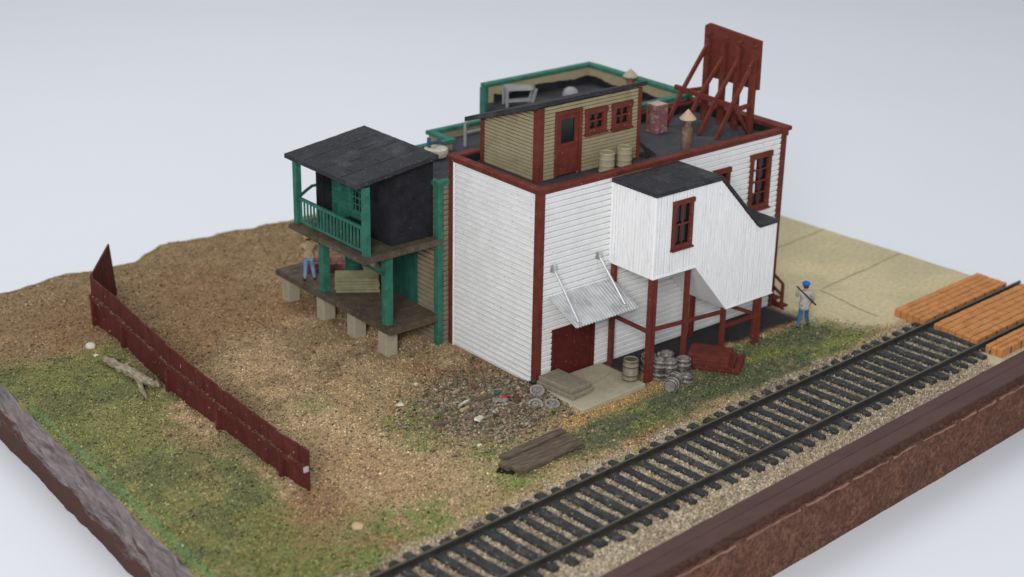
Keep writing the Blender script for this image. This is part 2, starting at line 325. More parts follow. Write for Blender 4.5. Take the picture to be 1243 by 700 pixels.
def sample(n, x0, x1, y0, y1, f):
    x = RS.uniform(x0, x1, n); y = RS.uniform(y0, y1, n)
    ok = (x > xl(y) + .05) & (x < xr(y) - .05) & (y > yf(x) + .03) & (y < yb(x) - .05)
    ok &= ~((x > -.1) & (x < 11.5) & (y > -.05) & (y < 10)) & ~((x > -.15) & (x < 2.85) & (y > -2.35) & (y < 0))
    x, y = x[ok], y[ok]; c, m = gcolor(x, y); k = RS.rand(len(x)) < f(x, y, m)
    return np.stack([x[k], y[k]], -1), c[k], {q: w[k] for q, w in m.items()}
def tint(c, lo=.35, hi=1.8, hue=.12):
    n = len(c); return c * np.exp(RS.normal(0, .42, (n, 1))).clip(lo, hi) * (1 + RS.normal(0, hue, (n, 3)) * .4)
P_, C_, M_ = sample(360000, -14.5, 13.5, -10.5, 19.8, lambda x, y, m: (1 - m['p']) * (1 - m['t']) * (1 - .98 * m['b']) * np.clip(1.15 - (y + 6) / 40, .3, 1))
C_ = tint(C_); hl = RS.rand(len(C_)); C_[hl < .04] = C_[hl < .04] * 1.5 + .04; C_[hl > .90] *= .35
ygrn = (RS.rand(len(C_)) < .05) & (np.maximum(M_['g'], M_['gb']) > .4); C_[ygrn] = np.array([.32, .28, .09]) * RS.uniform(.6, 1.2, (ygrn.sum(), 1))
grains('loose_soil', 'fine loose soil and turf granules covering the yard', P_, RS.gamma(5, .0053, len(P_)).clip(.012, .06), C_)
P_, C_, M_ = sample(120000, -14.5, 14.5, -10.6, -3.9, lambda x, y, m: m['b'] * 1.0)
C_ = tint(C_, .5, 1.5); hl = RS.rand(len(C_)); C_[hl < .04] = np.array([.52, .46, .37]); C_[hl > .93] = np.array([.17, .135, .11]); C_[(hl > .5) & (hl < .512)] = np.array([.33, .19, .11])
grains('ballast_gravel', 'pale grey and tan ballast gravel around the railway track', P_, RS.gamma(5, .0066, len(P_)).clip(.016, .07), C_, flat=.8)
n = 6500
xx = RS.normal(-2.0, 1.35, n); yy = RS.normal(-.25, 1.3, n); k = ~((xx > -.15) & (yy > -2.4)) | (xx < -.15); k &= (xx < -.12) | (yy < -2.5); xx, yy = xx[k], yy[k]
pal = np.array([[.28, .24, .18], [.14, .11, .08], [.08, .065, .05], [.30, .26, .19], [.24, .15, .09], [.10, .11, .06], [.17, .145, .11], [.25, .20, .12]])
grains('rubble_fragments', 'mixed grey and brown rubble fragments heaped by the white corner', np.stack([xx, yy], -1), RS.gamma(3, .014, len(xx)).clip(.02, .13), pal[RS.randint(0, 8, len(xx))] * RS.uniform(.6, 1.3, (len(xx), 1)), flat=.5)

xx = RS.normal(-2.0, 1.3, 1500); yy = RS.normal(-.3, 1.15, 1500); k = (xx < -.15) | (yy < -2.5); xx, yy = xx[k], yy[k]
grains('rubble_splinters', 'thin wood and card splinters strewn over the rubble heap', np.stack([xx, yy], -1), RS.gamma(4, .008, len(xx)).clip(.015, .06), pal[RS.randint(0, 8, len(xx))] * RS.uniform(.6, 1.4, (len(xx), 1)), flat=.4, el=4.5)

# ------------------------------------------------------------------ table sweep and display base
def sweep():
    mb = MB(); prof = [(-120, -2.3), (150, -2.3)] + [(150 + 60 * math.sin(t), -2.3 + 60 * (1 - math.cos(t))) for t in np.linspace(.1, 1.45, 14)]
    R = Matrix.Rotation(.869 - math.pi / 2, 3, 'Z'); vs = []
    for d, z in prof:
        for s in (-170, 170): vs.append(R @ Vector((s, d, z)))
    mb.add(vs, [(2 * i, 2 * i + 1, 2 * i + 3, 2 * i + 2) for i in range(len(prof) - 1)])
    o = mb.build('tabletop', PAPER, None, smooth=True); tag(o, 'seamless white paper table under the display base', None, None, 'structure')
sweep()

def strip_face(p0, p1, z0, z1, nseg, nz, amp, out, seed, ztop=None):
    mb = MB(); p0, p1, out = Vector(p0), Vector(p1), Vector(out); rs = np.random.RandomState(seed); vs = []
    for j in range(nz + 1):
        for i in range(nseg + 1):
            t = i / nseg; s = j / nz; p = p0.lerp(p1, t)
            zt = z1 if ztop is None else ztop(p)
            d = amp * (fbm(np.array([t * 40.]), np.array([s * 3.0]), .8, seed, 3)[0] - .5) * 2
            q = p + out * (d * (1 if 0 < j else .5)); vs.append((q.x, q.y, z0 + (zt - z0) * s))
    w = nseg + 1
    return mb.add(vs, [(j * w + i, j * w + i + 1, (j + 1) * w + i + 1, (j + 1) * w + i) for j in range(nz) for i in range(nseg)])
base = thing('display_base', 'thick brown foam display base with purple brown front edge and scraped grey side', 'display base', (0, 0, -2.3))
def yo(x): return -10.28 + .0735 * x
XL0 = -14.85
mb = MB(); N = 120; rows = [(0, .0), (.42, -.02), (.45, -.05), (.47, -.02), (.92, -.07), (1.0, -.16)]; vs = []
for i in range(N + 1):
    x = XL0 + i / N * (20.35 - XL0)
    for s, z in rows:
        y = (yf(x) - .0) * (1 - s) + yo(x) * s
        vs.append((x, y, z + random.uniform(-.008, .008) - (.01 if s else .0)))
R_ = len(rows)
mb.add(vs, [(i * R_ + j, (i + 1) * R_ + j, (i + 1) * R_ + j + 1, i * R_ + j + 1) for i in range(N) for j in range(R_ - 1)])
mb.build('edge_strip', PURP, base, smooth=False)
mb = strip_face((XL0, yo(XL0), 0), (20.35, yo(20.35), 0), -2.3, -.16, 220, 14, .05, (0, -1, 0), 201); mb.build('front_face', FOAM, base, smooth=True)
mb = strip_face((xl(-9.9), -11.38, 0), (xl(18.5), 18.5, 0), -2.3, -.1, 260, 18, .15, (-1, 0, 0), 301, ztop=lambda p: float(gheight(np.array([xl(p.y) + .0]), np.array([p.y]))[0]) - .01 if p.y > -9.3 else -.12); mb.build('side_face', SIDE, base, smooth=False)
nb = 120; vs = []; mb = MB()
for i in range(nb + 1):
    x = XL0 + 1.2 + (20.3 - XL0 - 1.4) * i / nb - .0; xx_ = np.array([x]); y = float(yb(xx_)[0]); z = float(gheight(xx_, np.array([y - .001]))[0])
    vs += [(x, y, -2.3), (x, y, z - .01)]
mb.add(vs, [(2 * i, 2 * i + 2, 2 * i + 3, 2 * i + 1) for i in range(nb)]); mb.build('back_face', SIDE, base)
vs = []; mb = MB()
for i in range(61):
    y = -8.8 + 28 * i / 60; x = float(xr(y)); vs += [(x, y, -2.3), (x, y, float(gheight(np.array([x - .01]), np.array([y]))[0]) - .005)]
mb.add(vs, [(2 * i, 2 * i + 2, 2 * i + 3, 2 * i + 1) for i in range(60)]); mb.build('end_face', SIDE, base)
pts = [(x, yo(x) - .03 + random.uniform(-.03, .03), -.19 + random.uniform(-.04, .03)) for x in np.arange(XL0, 20.3, .07)]
MB().tube(pts, [random.uniform(.075, .105) for _ in pts], 8, True, .18).build('caulk_bead', LUMP, base, smooth=True)
mb = MB(); x = XL0
while x < 20.1:
    ln = random.uniform(.8, 3.2); ps = [(q, yo(q) - .10 + random.uniform(-.02, .02), -.40 + random.uniform(-.025, .025)) for q in np.arange(x, min(x + ln, 20.2), .2)]
    if len(ps) > 2: mb.tube(ps, [random.uniform(.025, .055) for _ in ps], 6, True, .2)
    x += ln + random.uniform(.05, .4)
mb.build('torn_strip', PINK, base, smooth=True)

# ------------------------------------------------------------------ siding helpers
def clap(mb, o, ax, nr, z0, z1, lap, ext, holes=(), dep=.045, gap=.034):
    """clapboards: origin o, horizontal unit ax, outward nr; ext(z) -> (u0,u1); holes (u0,u1,z0,z1)"""
    o, ax, nr = Vector(o), Vector(ax), Vector(nr); nl = max(1, round((z1 - z0) / lap)); lap = (z1 - z0) / nl
    def P(u, z, d): q = o + ax * u + nr * d; return (q.x, q.y, z)
    for k in range(nl):
        a = z0 + k * lap; b = a + lap; m = (a + b) / 2
        u0, u1 = ext(a); v0, v1 = ext(b); segs = [(u0, u1, v0, v1)]
        for h in holes:
            if h[2] < m < h[3]:
                ns = []
                for s in segs:
                    if h[0] > s[0] and h[0] < s[1]: ns.append((s[0], h[0], s[2], h[0]))
                    if h[1] < s[1] and h[1] > s[0]: ns.append((h[1], s[1], h[1], s[3]))
                    if h[1] <= s[0] or h[0] >= s[1]: ns.append(s)
                segs = ns
        j = random.uniform(.7, 1.2); g = gap; du = dep * .25; dt = dep * (.9 + .1 * j)
        for q in segs:
            w0 = lambda t: q[0] + (q[2] - q[0]) * t; w1 = lambda t: q[1] + (q[3] - q[1]) * t; t = g / lap
            mb.add([P(w0(0), a, -.05), P(w1(0), a, -.05), P(w1(t), a + g, -.05), P(w0(t), a + g, -.05), P(w1(t), a + g, du), P(w0(t), a + g, du), P(w1(1), b - .012, dt), P(w0(1), b - .012, dt), P(w1(1), b, dt - .012), P(w0(1), b, dt - .012), P(w1(1), b, -.05), P(w0(1), b, -.05)],
                   [(0, 1, 2, 3), (3, 2, 4, 5), (5, 4, 6, 7), (7, 6, 8, 9), (9, 8, 10, 11), (0, 3, 5, 7, 9, 11), (1, 10, 8, 6, 4, 2)])
    return mb
def planks(mb, o, ax, nr, u0, u1, w, lo, hi, dep=.03, holes=()):
    o, ax, nr = Vector(o), Vector(ax), Vector(nr); n = round((u1 - u0) / w); w = (u1 - u0) / n
    def P(u, z, d): q = o + ax * u + nr * d; return (q.x, q.y, z)
    for k in range(n):
        a = u0 + k * w; b = a + w - .022; d = dep * random.uniform(.55, 1.2)
        spans = [(lo(a), lo(b), hi(a), hi(b))]
        for h in holes:
            if h[0] < (a + b) / 2 < h[1]: spans = [(lo(a), lo(b), h[2], h[2]), (h[3], h[3], hi(a), hi(b))]
        for la, lb, ha, hb in spans:
            mb.add([P(a, la, 0), P(b, lb, 0), P(b, hb, 0), P(a, ha, 0), P(a + .008, la, d), P(b - .008, lb, d), P(b - .008, hb, d), P(a + .008, ha, d)],
                   [(4, 5, 6, 7), (0, 1, 5, 4), (1, 2, 6, 5), (2, 3, 7, 6), (3, 0, 4, 7)])
        if not any(h[0] - w < (a + b) / 2 < h[1] + w for h in holes): mb.add([P(a, lo(a), -.012), P(a + w, lo(a + w), -.012), P(a + w, hi(a + w), -.012), P(a, hi(a), -.012)], [(0, 1, 2, 3)])
    return mb
def win(parent, o, ax, nr, u0, u1, z0, z1, fw, cols, rows, fm, depth=.09, sill=True, pane_strips=(), mull=.045, tag_=None):
    """frame (part) with its glass (sub-part), set proud of the wall"""
    o, ax, nr = Vector(o), Vector(ax), Vector(nr)
    def B(mb, a, b, c, d, n0, n1):
        ce = o + ax * ((a + b) / 2) + nr * ((n0 + n1) / 2); mb.obox((ce.x, ce.y, (c + d) / 2), ax * ((b - a) / 2), nr * ((n1 - n0) / 2), (0, 0, (d - c) / 2))
    f = MB()
    B(f, u0, u0 + fw, z0, z1 - .002, -.03, depth); B(f, u1 - fw, u1, z0, z1 - .002, -.03, depth); B(f, u0 + fw, u1 - fw, z0 + .002, z0 + fw, -.03, depth - .004); B(f, u0 - .03, u1 + .03, z1 - fw, z1 + .02, -.02, depth + .02)
    if sill: B(f, u0 - .04, u1 + .04, z0 - .06, z0 + .002, -.02, depth + .05)
    iw = (u1 - u0 - 2 * fw); ih = (z1 - z0 - 2 * fw)
    for k in range(1, cols): c = u0 + fw + iw * k / cols; B(f, c - mull / 2, c + mull / 2, z0 + fw, z1 - fw, .0, depth - .035)
    for k in range(1, rows):
        c = z0 + fw + ih * k / rows; m = mull * (1.5 if rows % 2 == 0 and k == rows // 2 else 1); B(f, u0 + fw, u1 - fw, c - m / 2, c + m / 2, .0, depth - .03)
    fo = f.build('window', fm, parent, bevel=.010)
    g = MB(); B(g, u0 + fw * .5, u1 - fw * .5, z0 + fw * .5, z1 - fw * .5, -.07, -.045); g.build('glass', GLASS, fo)
    if pane_strips:
        b = MB()
        for a, bb, c, d in pane_strips: B(b, a, bb, c, d, -.04, -.03)
        b.build('blind', PANESTRIP, fo)
    return fo
def door(parent, o, ax, nr, u0, u1, z0, z1, fm, dm, leaves=1, glass=None, depth=.07):
    o, ax, nr = Vector(o), Vector(ax), Vector(nr)
    def B(mb, a, b, c, d, n0, n1):
        ce = o + ax * ((a + b) / 2) + nr * ((n0 + n1) / 2); mb.obox((ce.x, ce.y, (c + d) / 2), ax * ((b - a) / 2), nr * ((n1 - n0) / 2), (0, 0, (d - c) / 2))
    fw = .13; d = MB(); w = (u1 - u0 - 2 * fw) / leaves
    for k in range(leaves):
        a = u0 + fw + k * w + .012; b = a + w - .024
        if glass:
            zt = z0 + glass * (z1 - z0)
            B(d, a, b, z0 + .02, zt, -.05, .02); B(d, a, a + .14, zt, z1 - fw, -.05, .02); B(d, b - .14, b, zt, z1 - fw, -.05, .02); B(d, a + .14, b - .14, z1 - fw - .16, z1 - fw, -.05, .018)
            B(d, a + .13, b - .13, zt - .13, zt - .02, .02, .045); B(d, a + .12, b - .12, z0 + .15, zt - .2, .02, .035)
        else: B(d, a, b, z0 + .02, z1 - fw, -.05, .02)
    do = d.build('door', dm, parent, bevel=.01)
    f = MB(); B(f, u0, u0 + fw, z0, z1, -.03, depth); B(f, u1 - fw, u1, z0, z1, -.03, depth); B(f, u0 + fw, u1 - fw, z1 - fw, z1 - .003, -.03, depth - .004); f.build('frame', fm, do, bevel=.01)
    if glass:
        g = MB(); B(g, u0 + fw + .1, u1 - fw - .1, z0 + glass * (z1 - z0) - .02, z1 - fw - .1, -.045, -.03); g.build('glass', GLASS, do)
    return do
X, Y, Z = Vector((1, 0, 0)), Vector((0, 1, 0)), Vector((0, 0, 1))

# ------------------------------------------------------------------ white building
LX, WY, H, ZR = 11.4, 4.51, 6.8, 6.45
wb = thing('white_building', 'white clapboard two storey building with brown red corner trim and flat roof', 'building', (0, 0, 0))
HL = [(.70, 2.46, -.1, 1.80), (9.78, 10.62, 4.12, 5.98), (7.95, 8.55, 4.1, 5.8)]
mb = clap(MB(), (0, 0, 0), X, -Y, 0, 6.62, .197, lambda z: (.2, LX - .2), HL); mb.build('long_wall', WHITE, wb)
mb = clap(MB(), (0, 0, 0), Y, -X, -.05, 6.62, .197, lambda z: (.17, WY - .17), dep=.055, gap=.062); mb.box(-.054, .0, WY - .21, WY - .168, -.05, 6.6); mb.build('end_wall', WHITE, wb)
mb = clap(MB(), (LX, 0, 0), Y, X, 0, 6.62, .197, lambda z: (0, WY)); mb.build('end_wall', WHITE, wb)
mb = clap(MB(), (0, WY, 0), X, Y, 0, 6.62, .197, lambda z: (0, LX)); mb.build('rear_wall', WHITE, wb)
mb = MB(); mb.box(.09, LX - .09, .09, WY - .09, 6.2, ZR); mb.build('roof', ROOF, wb)
mb = MB()
mb.box(.08, .2, .08, WY - .08, 6.3, 6.70); mb.box(LX - .2, LX - .08, .08, WY - .08, 6.3, 6.70); mb.box(.2, LX - .2, .08, .2, 6.3, 6.70); mb.box(.2, LX - .2, WY - .2, WY - .08, 6.3, 6.70)
mb.build('parapet', TARD, wb)
mb = MB()
mb.box(-.11, .19, -.11, WY + .10, 6.70, 6.80); mb.box(.19, LX - .25, -.11, .18, 6.703, 6.797); mb.box(.19, LX - .25, WY - .2, WY + .1, 6.703, 6.797); mb.box(LX - .25, LX + .2, -.16, WY + .12, 6.705, 6.86)
mb.box(-.08, 0.02, -.08, WY + .06, 6.60, 6.70); mb.box(0.02, LX, -.08, -.0, 6.603, 6.70); mb.box(LX - .02, LX + .12, -.09, WY + .06, 6.5, 6.704)
mb.build('parapet_cap', RED, wb, bevel=.02)
for (cx, cy, sx, sy) in ((0, 0, -1, -1), (0, WY, -1, 1), (LX, 0, 1, -1), (LX, WY, 1, 1)):
    mb = MB(); w = .17; e = .066
    x0, x1 = (cx - e, cx + w) if sx < 0 else (cx - w, cx + e); y0, y1 = (cy - e, cy + .0) if sy < 0 else (cy, cy + e)
    mb.box(x0, x1, y0, y1, -.08, 6.60)
    x0, x1 = (cx - e, cx) if sx < 0 else (cx, cx + e); y0, y1 = (cy, cy + w) if sy < 0 else (cy - w, cy)
    mb.box(x0 + .002 * (sx > 0), x1, y0, y1, -.08, 6.598)
    mb.build('corner_board', RED, wb, bevel=.015)
door(wb, (0, 0, 0), X, -Y, .63, 2.52, .02, 1.86, REDD, REDD, leaves=2)
win(wb, (0, 0, 0), X, -Y, 9.66, 10.74, 4.03, 6.08, .17, 2, 4, RED, pane_strips=[(9.80, 10.06, 4.62, 5.96)])  # white strip set behind the left column of panes
win(wb, (0, 0, 0), X, -Y, 7.84, 8.64, 4.03, 5.87, .15, 2, 4, RED)
# tin awning over the double door
aw = MB(); nc = 132; vs = []
for j in range(2):
    for i in range(nc + 1):
        t = i / nc; d = .022 * math.sin(t * 2 * math.pi * 22)
        a = Vector((.42 + t * 2.9, -.03, 3.08 + d)); b = Vector((.36 + t * 2.74, -1.46, 2.50 + d)); vs.append(a if j == 0 else b)
aw.add(vs, [(i, i + 1, nc + 2 + i, nc + 1 + i) for i in range(nc)])
awo = aw.build('awning', TIN, wb, smooth=False); so = awo.modifiers.new('s', 'SOLIDIFY'); so.thickness = .025
for a, b in (((.60, -.07, 4.02), (.58, -1.34, 2.60)), ((2.56, -.07, 4.02), (2.72, -1.22, 2.64))):
    mb = MB().tube([a, b], .042, 10); mb.obox(Vector(b) + Vector((0, -.02, -.04)), (.06, 0, 0), (0, .08, -.03), (0, 0, .03))
    mb.build('rod', STEEL, awo, smooth=True)
    MB().tube([Vector(a) + Vector((0, .05, 0)), Vector(a) - Vector((0, .03, 0))], .13, 12).build('wall_plate', GREYM, awo)
    MB().obox(Vector(a) + Vector((0, -.05, .06)), (.05, 0, 0), (0, .05, 0), (0, 0, .11)).build('rod_clip', STEEL, awo, bevel=.01)

# ------------------------------------------------------------------ enclosed stair on posts
AX0, AD = 3.07, 2.05
st = thing('covered_stairway', 'white plank enclosed stairway with black roof on red posts against the long white wall', 'stairway', (AX0, -AD, 0))
XS = [3.07, 5.0, 6.63, 8.95]; lo = lambda u: float(np.interp(u, XS, [3.72, 3.70, 1.80, 1.82])); hi = lambda u: float(np.interp(u, [3.07, 6.0, 8.0, 8.95], [6.46, 6.46, 4.38, 4.38]))
mb = planks(MB(), (0, -AD, 0), X, -Y, 3.07, 8.95, .128, lo, hi, .026, [(3.9, 4.66, 4.6, 6.06)])
planks(mb, (AX0, 0, 0), Y, -X, -AD, 0, .128, lambda u: 3.72, lambda u: 6.46, .028)
planks(mb, (8.95, 0, 0), Y, X, -AD, 0, .125, lambda u: 1.82, lambda u: 4.38, .028)
mb.build('plank_wall', WHITE2, st)
mb = MB(); prof = [(3.05, 3.66), (5.0, 3.64), (6.63, 1.74), (8.97, 1.76), (8.97, 1.81), (6.66, 1.80), (5.03, 3.71), (3.05, 3.73)]
mb.prism([(x, z) for x, z in prof], 1, -AD - .05, -.06); mb.build('underside', WHITE2, st, bevel=.01)
mb = MB(); prof = [(3.0, 6.46), (6.03, 6.46), (8.03, 4.385), (8.98, 4.385), (8.98, 4.48), (8.08, 4.49), (6.06, 6.58), (3.0, 6.58)]
mb.prism(prof, 1, -AD - .09, -.06); mb.box(3.02, 6.0, -AD - .085, -.07, 6.583, 6.597); mb.box(4.75, 6.02, -1.99, -.09, 6.597, 6.612)
mb.build('roof', TAR, st, bevel=.015)
win(st, (0, -AD, 0), X, -Y, 3.83, 4.74, 4.52, 6.14, .13, 2, 2, RED, depth=.08)
mb = MB()
for q in ((3.04, 3.18), (3.21, 3.35)): mb.box(q[0], q[1], -AD - .0, -AD + .15, -.05, 3.66)
mb.build('post', RED, st, bevel=.015)
mb = MB().box(4.72, 4.87, -AD + .01, -AD + .16, -.05, 3.66); mb.build('post', RED, st, bevel=.015)
mb = MB().box(6.58, 6.73, -AD + .01, -AD + .16, -.05, 1.78); mb.build('post', RED, st, bevel=.015)
mb = MB().box(8.22, 8.37, -AD + .02, -AD + .18, -.05, 1.78); mb.box(8.39, 8.54, -AD + .03, -AD + .17, -.05, 1.78); mb.build('post', RED, st, bevel=.015)
for x_, zt in ((3.10, 3.66), (6.95, 1.78)):
    mb = MB().box(x_, x_ + .15, -.25, -.08, -.05, zt); mb.build('post', RED, st, bevel=.015)
for a, b in (((3.4, -AD + .1, 1.82), (6.6, -AD + .1, 1.62)), ((6.76, -AD + .1, 1.05), (8.25, -AD + .1, 1.05)), ((3.12, -AD + .15, 1.80), (3.15, -.3, 1.80)), ((6.95, -AD + .45, 1.72), (8.3, -AD + .2, 1.1))):
    MB().bar(a, b, .09, .13).build('brace', RED, st, bevel=.01)

# ------------------------------------------------------------------ red rail stair at the far end
t = thing('entry_steps', 'small dark red steps with handrail at the far end of the white building', 'steps', (11.9, .3, 0))
for k in range(5): MB().box(11.50, 11.85, -.45 + k * .34, -.45 + (k + 1) * .34 + .04, .02 + .19 * k, .07 + .19 * k).build('tread', REDD, t)
for x_ in (11.47,):
    MB().bar((x_, -.55, -.12), (x_, 1.25, .88), .07, .26).build('stringer', REDD, t)
    for y_, z_ in ((-.45, .95), (1.2, 1.85)): MB().box(x_ - .05, x_ + .05, y_ - .05, y_ + .05, z_ - 1.1, z_).build('rail_post', RED, t, bevel=.01)
    for dz in (0, -.46): MB().bar((x_, -.46, .96 + dz), (x_, 1.25, 1.86 + dz), .08, .09).build('handrail', RED, t, bevel=.01)

# ------------------------------------------------------------------ shed on the roof
SX0, SX1, SY0, SY1, ZF, ZB = 1.02, 5.45, 1.33, 4.15, 8.90, 7.93
sh = thing('rooftop_shed', 'tan clapboard lean-to shed with red door on the white building roof', 'shed', (SX0, SY0, ZR))
def topy(y): return ZF + (ZB - ZF) * (y - SY0) / (SY1 - SY0)
def ext_s(z):
    if z <= ZB: return (0, SY1 - SY0)
    return (0, max(.02, (ZF - z) / (ZF - ZB) * (SY1 - SY0)))
clap(MB(), (SX0, SY0, 0), Y, -X, ZR, ZF, .12, ext_s, dep=.03, gap=.024).build('end_wall', TAN, sh)
clap(MB(), (SX1, SY0, 0), Y, X, ZR, ZF, .12, ext_s, dep=.03, gap=.024).build('end_wall', TAN, sh)
clap(MB(), (0, SY0, 0), X, -Y, ZR, ZF, .12, lambda z: (SX0, SX1), [(1.8, 2.75, 6.5, 8.55), (3.1, 3.8, 7.78, 8.4), (4.3, 4.95, 7.75, 8.4)], dep=.03, gap=.022).build('front_wall', TAN, sh)
clap(MB(), (0, SY1, 0), X, Y, ZR, ZB, .165, lambda z: (SX0, SX1)).build('rear_wall', TAN, sh)
mb = MB(); mb.box(SX0 - .07, SX0 + .19, SY0 - .07, SY0, ZR, ZF + .02); mb.box(SX0 - .07, SX0, SY0, SY0 + .17, ZR, ZF - .04); mb.build('corner_board', RED, sh, bevel=.012)
mb = MB(); mb.box(SX1 - .08, SX1 + .07, SY0 - .06, SY0, ZR, ZF + .02); mb.box(SX1, SX1 + .07, SY0, SY0 + .15, ZR, ZF - .02); mb.build('corner_board', RED, sh, bevel=.012)
mb = MB(); mb.box(SX0 - .07, SX0, SY1 - .14, SY1 + .03, ZR, ZB + .02); mb.build('corner_board', RED, sh, bevel=.012)
# roof slab with ragged lower edge
mb = MB(); y0, y1 = SY0 - .16, SY1 + .5; nx = 40; vs = []
for i in range(nx + 1):
    x = SX0 - .36 + (SX1 - SX0 + .52) * i / nx
    for y in (y0, y1):
        z = topy(y) + .03; e = random.uniform(-.03, .03) if i % 2 else random.uniform(-.01, .01)
        vs += [(x, y, z + e), (x, y + (-.02 if y == y0 else 0), z + .15)]
mb.add(vs, [(i * 4 + a, i * 4 + b, i * 4 + 4 + b, i * 4 + 4 + a) for i in range(nx) for a, b in ((0, 1), (1, 3), (3, 2), (2, 0))] + [(0, 2, 3, 1), (nx * 4, nx * 4 + 1, nx * 4 + 3, nx * 4 + 2)])
mb.build('roof', TAR, sh)
door(sh, (0, SY0, 0), X, -Y, 1.70, 2.86, 6.50, 8.66, RED, RED, glass=.50)
win(sh, (0, SY0, 0), X, -Y, 3.0, 3.93, 7.72, 8.53, .16, 2, 2, RED)
win(sh, (0, SY0, 0), X, -Y, 4.18, 5.06, 7.68, 8.53, .16, 2, 2, RED)

# ------------------------------------------------------------------ barrels
def barrel_prof(r, h, hoops=4, bulge=.10):
    p = [(r * .80, .0), (r * .90, .0)]
    for i in range(1, 28):
        t = i / 28; rr = r * (.90 + bulge * math.sin(math.pi * t))
        for q in (.08, .30, .70, .92):
            if abs(t - q) < .035: rr += r * .07
        p.append((rr, h * t))
    return p + [(r * .90, h), (r * .82, h), (r * .80, h - .05), (.02, h - .05)]
def drum_prof(r, h):
    p = [(r * .9, 0), (r, .02)]
    for i in range(1, 24):
        t = i / 24; rr = r
        for q in (.06, .36, .66, .94):
            if abs(t - q) < .03: rr += r * .07
        p.append((rr, h * t))
    return p + [(r, h), (r * .92, h), (r * .9, h - .04), (.02, h - .04)]
def hoops(parent, c, r, h, mat, axis=(0, 0, 1), ts=(.08, .30, .70, .92), bulge=.10, flat=None):
    for t in ts:
        rr = r * ((.90 + bulge * math.sin(math.pi * t)) if flat is None else flat); mb = MB().lathe(c, [(rr + .002, h * (t - .035)), (rr + .022, h * (t - .03)), (rr + .022, h * (t + .03)), (rr + .002, h * (t + .035))], 26, axis); mb.build('hoop', mat, parent, smooth=True)
def single(name, mb, mat, label, cat, loc, group=None, smooth=True, bevel=0):
    return tag(mb.build(name, mat, None, smooth=smooth, loc=loc, bevel=bevel), label, cat, group)
def z_at(x, y): return float(gheight(np.array([x]), np.array([y]))[0])
for (x, y, lab) in ((3.62, .86, 'tan banded drum left of its twin below the shed windows'), (4.52, .98, 'tan banded drum nearer the shed corner on the roof')):
    single('drum', MB().lathe((x, y, ZR), drum_prof(.255, .68), 28), BARTAN, lab, 'drum', (x, y, ZR), 'drums on the white building roof')
hoops(single('barrel', MB().lathe((2.62, -1.72, .14), barrel_prof(.26, .76), 28), BARREL, 'grey wooden barrel standing alone on the slab edge', 'barrel', (2.62, -1.72, .14)), (2.62, -1.72, .14), .26, .76, HOOP)
kg = [((3.66, -1.50, 0), (0, 0, 1), 'silver keg at the back of the pile nearest the double red post'), ((3.60, -2.02, .02), (.05, -.05, 1), 'silver keg upright behind the toppled keg'), ((3.92, -2.30, 0), (-.03, .06, 1), 'silver keg upright in the front middle of the pile'),
      ((4.36, -2.42, 0), (.02, .0, 1), 'brownish silver keg at the right front corner of the pile'), ((4.22, -1.80, 0), (0, .04, 1), 'silver keg with dented lid at the rear right of the pile'), ((3.82, -2.66, .22), (-.75, -.40, -.02), 'silver keg toppled on its side in front of the pile'),
      ((4.12, -2.72, -.42), (.1, -.05, 1), 'sunken silver keg lid lowest at the front of the pile')]
for c, a, lab in kg:
    hoops(single('keg', MB().lathe(c, barrel_prof(.235, .72, bulge=.12), 26, a), KEG, lab, 'keg', c, 'silver kegs heaped by the posts'), c, .235, .72, KEGD, a, bulge=.12)

# ------------------------------------------------------------------ pallets, slab, steps
pl = thing('pallet', 'dark red pallet leaning flat under the red board stack', 'pallet', (6.0, -2.45, 0)); R = -.98
def rbox(mb, cx, cy, a, b, z0, z1, ang, ox=0, oy=0):
    d = Vector((math.cos(ang), math.sin(ang), 0)); e = Vector((-d.y, d.x, 0)); c = Vector((cx, cy, (z0 + z1) / 2)) + d * ox + e * oy
    return mb.obox(c, d * a / 2, e * b / 2, (0, 0, (z1 - z0) / 2))
for k in range(3): rbox(MB(), 6.0, -2.5, 1.62, .14, .05, .18, R, 0, -.5 + .5 * k).build('bearer', RED, pl)
for k in range(7): rbox(MB(), 6.0, -2.5, .16, 1.30, .0, .045, R, -.72 + .24 * k, 0).build('slat', RED, pl)
for k in range(7): rbox(MB(), 6.0, -2.5, .16, 1.30, .185, .23, R, -.72 + .24 * k, 0).build('slat', RED, pl)
bs = MB()
for k in range(5): rbox(bs, 5.62, -2.42, 1.42 + random.uniform(-.06, .06), .92,   .24 + .08 * k, .315 + .08 * k, R + random.uniform(-.03, .03), random.uniform(-.03, .03), random.uniform(-.03, .03))
single('board_stack', bs, RED, 'stack of dark red boards resting on the pallet', 'boards', (5.62, -2.42, .24), smooth=False, bevel=.012)
sl = thing('concrete_slab', 'pale concrete landing slab with chipped edge below the double door', 'slab', (1.3, -1.2, 0))
def slab_mb():
    mb = MB(); out = [(-.08, -.10), (2.78, -.10), (2.84, -2.24), (2.0, -2.30), (1.0, -2.36), (-.14, -2.46), (-.12, -1.2)]
    mb.prism(out, 2, -.1, .14); return mb
slab_mb().build('slab_top', CONC, sl, bevel=.03)
mb = MB(); mb.bar((.9, -1.35, .1425), (2.5, -.95, .1425), .015, .004); mb.bar((1.1, -1.3, .1425), (1.0, -.2, .1425), .015, .004); mb.build('crack', STEP, sl)
sp = thing('stone_steps', 'two worn stone step blocks stacked on the slab beside the red corner', 'steps', (.5, -1.0, .14))
mb = MB(); mb.box(-.02, .98, -1.72, -.10, .145, .31, rot=.10); mb.build('lower_step', STEP, sp, bevel=.03)
mb = MB(); mb.box(.02, .92, -1.62, -.14, .312, .47, rot=.07); mb.build('upper_step', STEP, sp, bevel=.03)

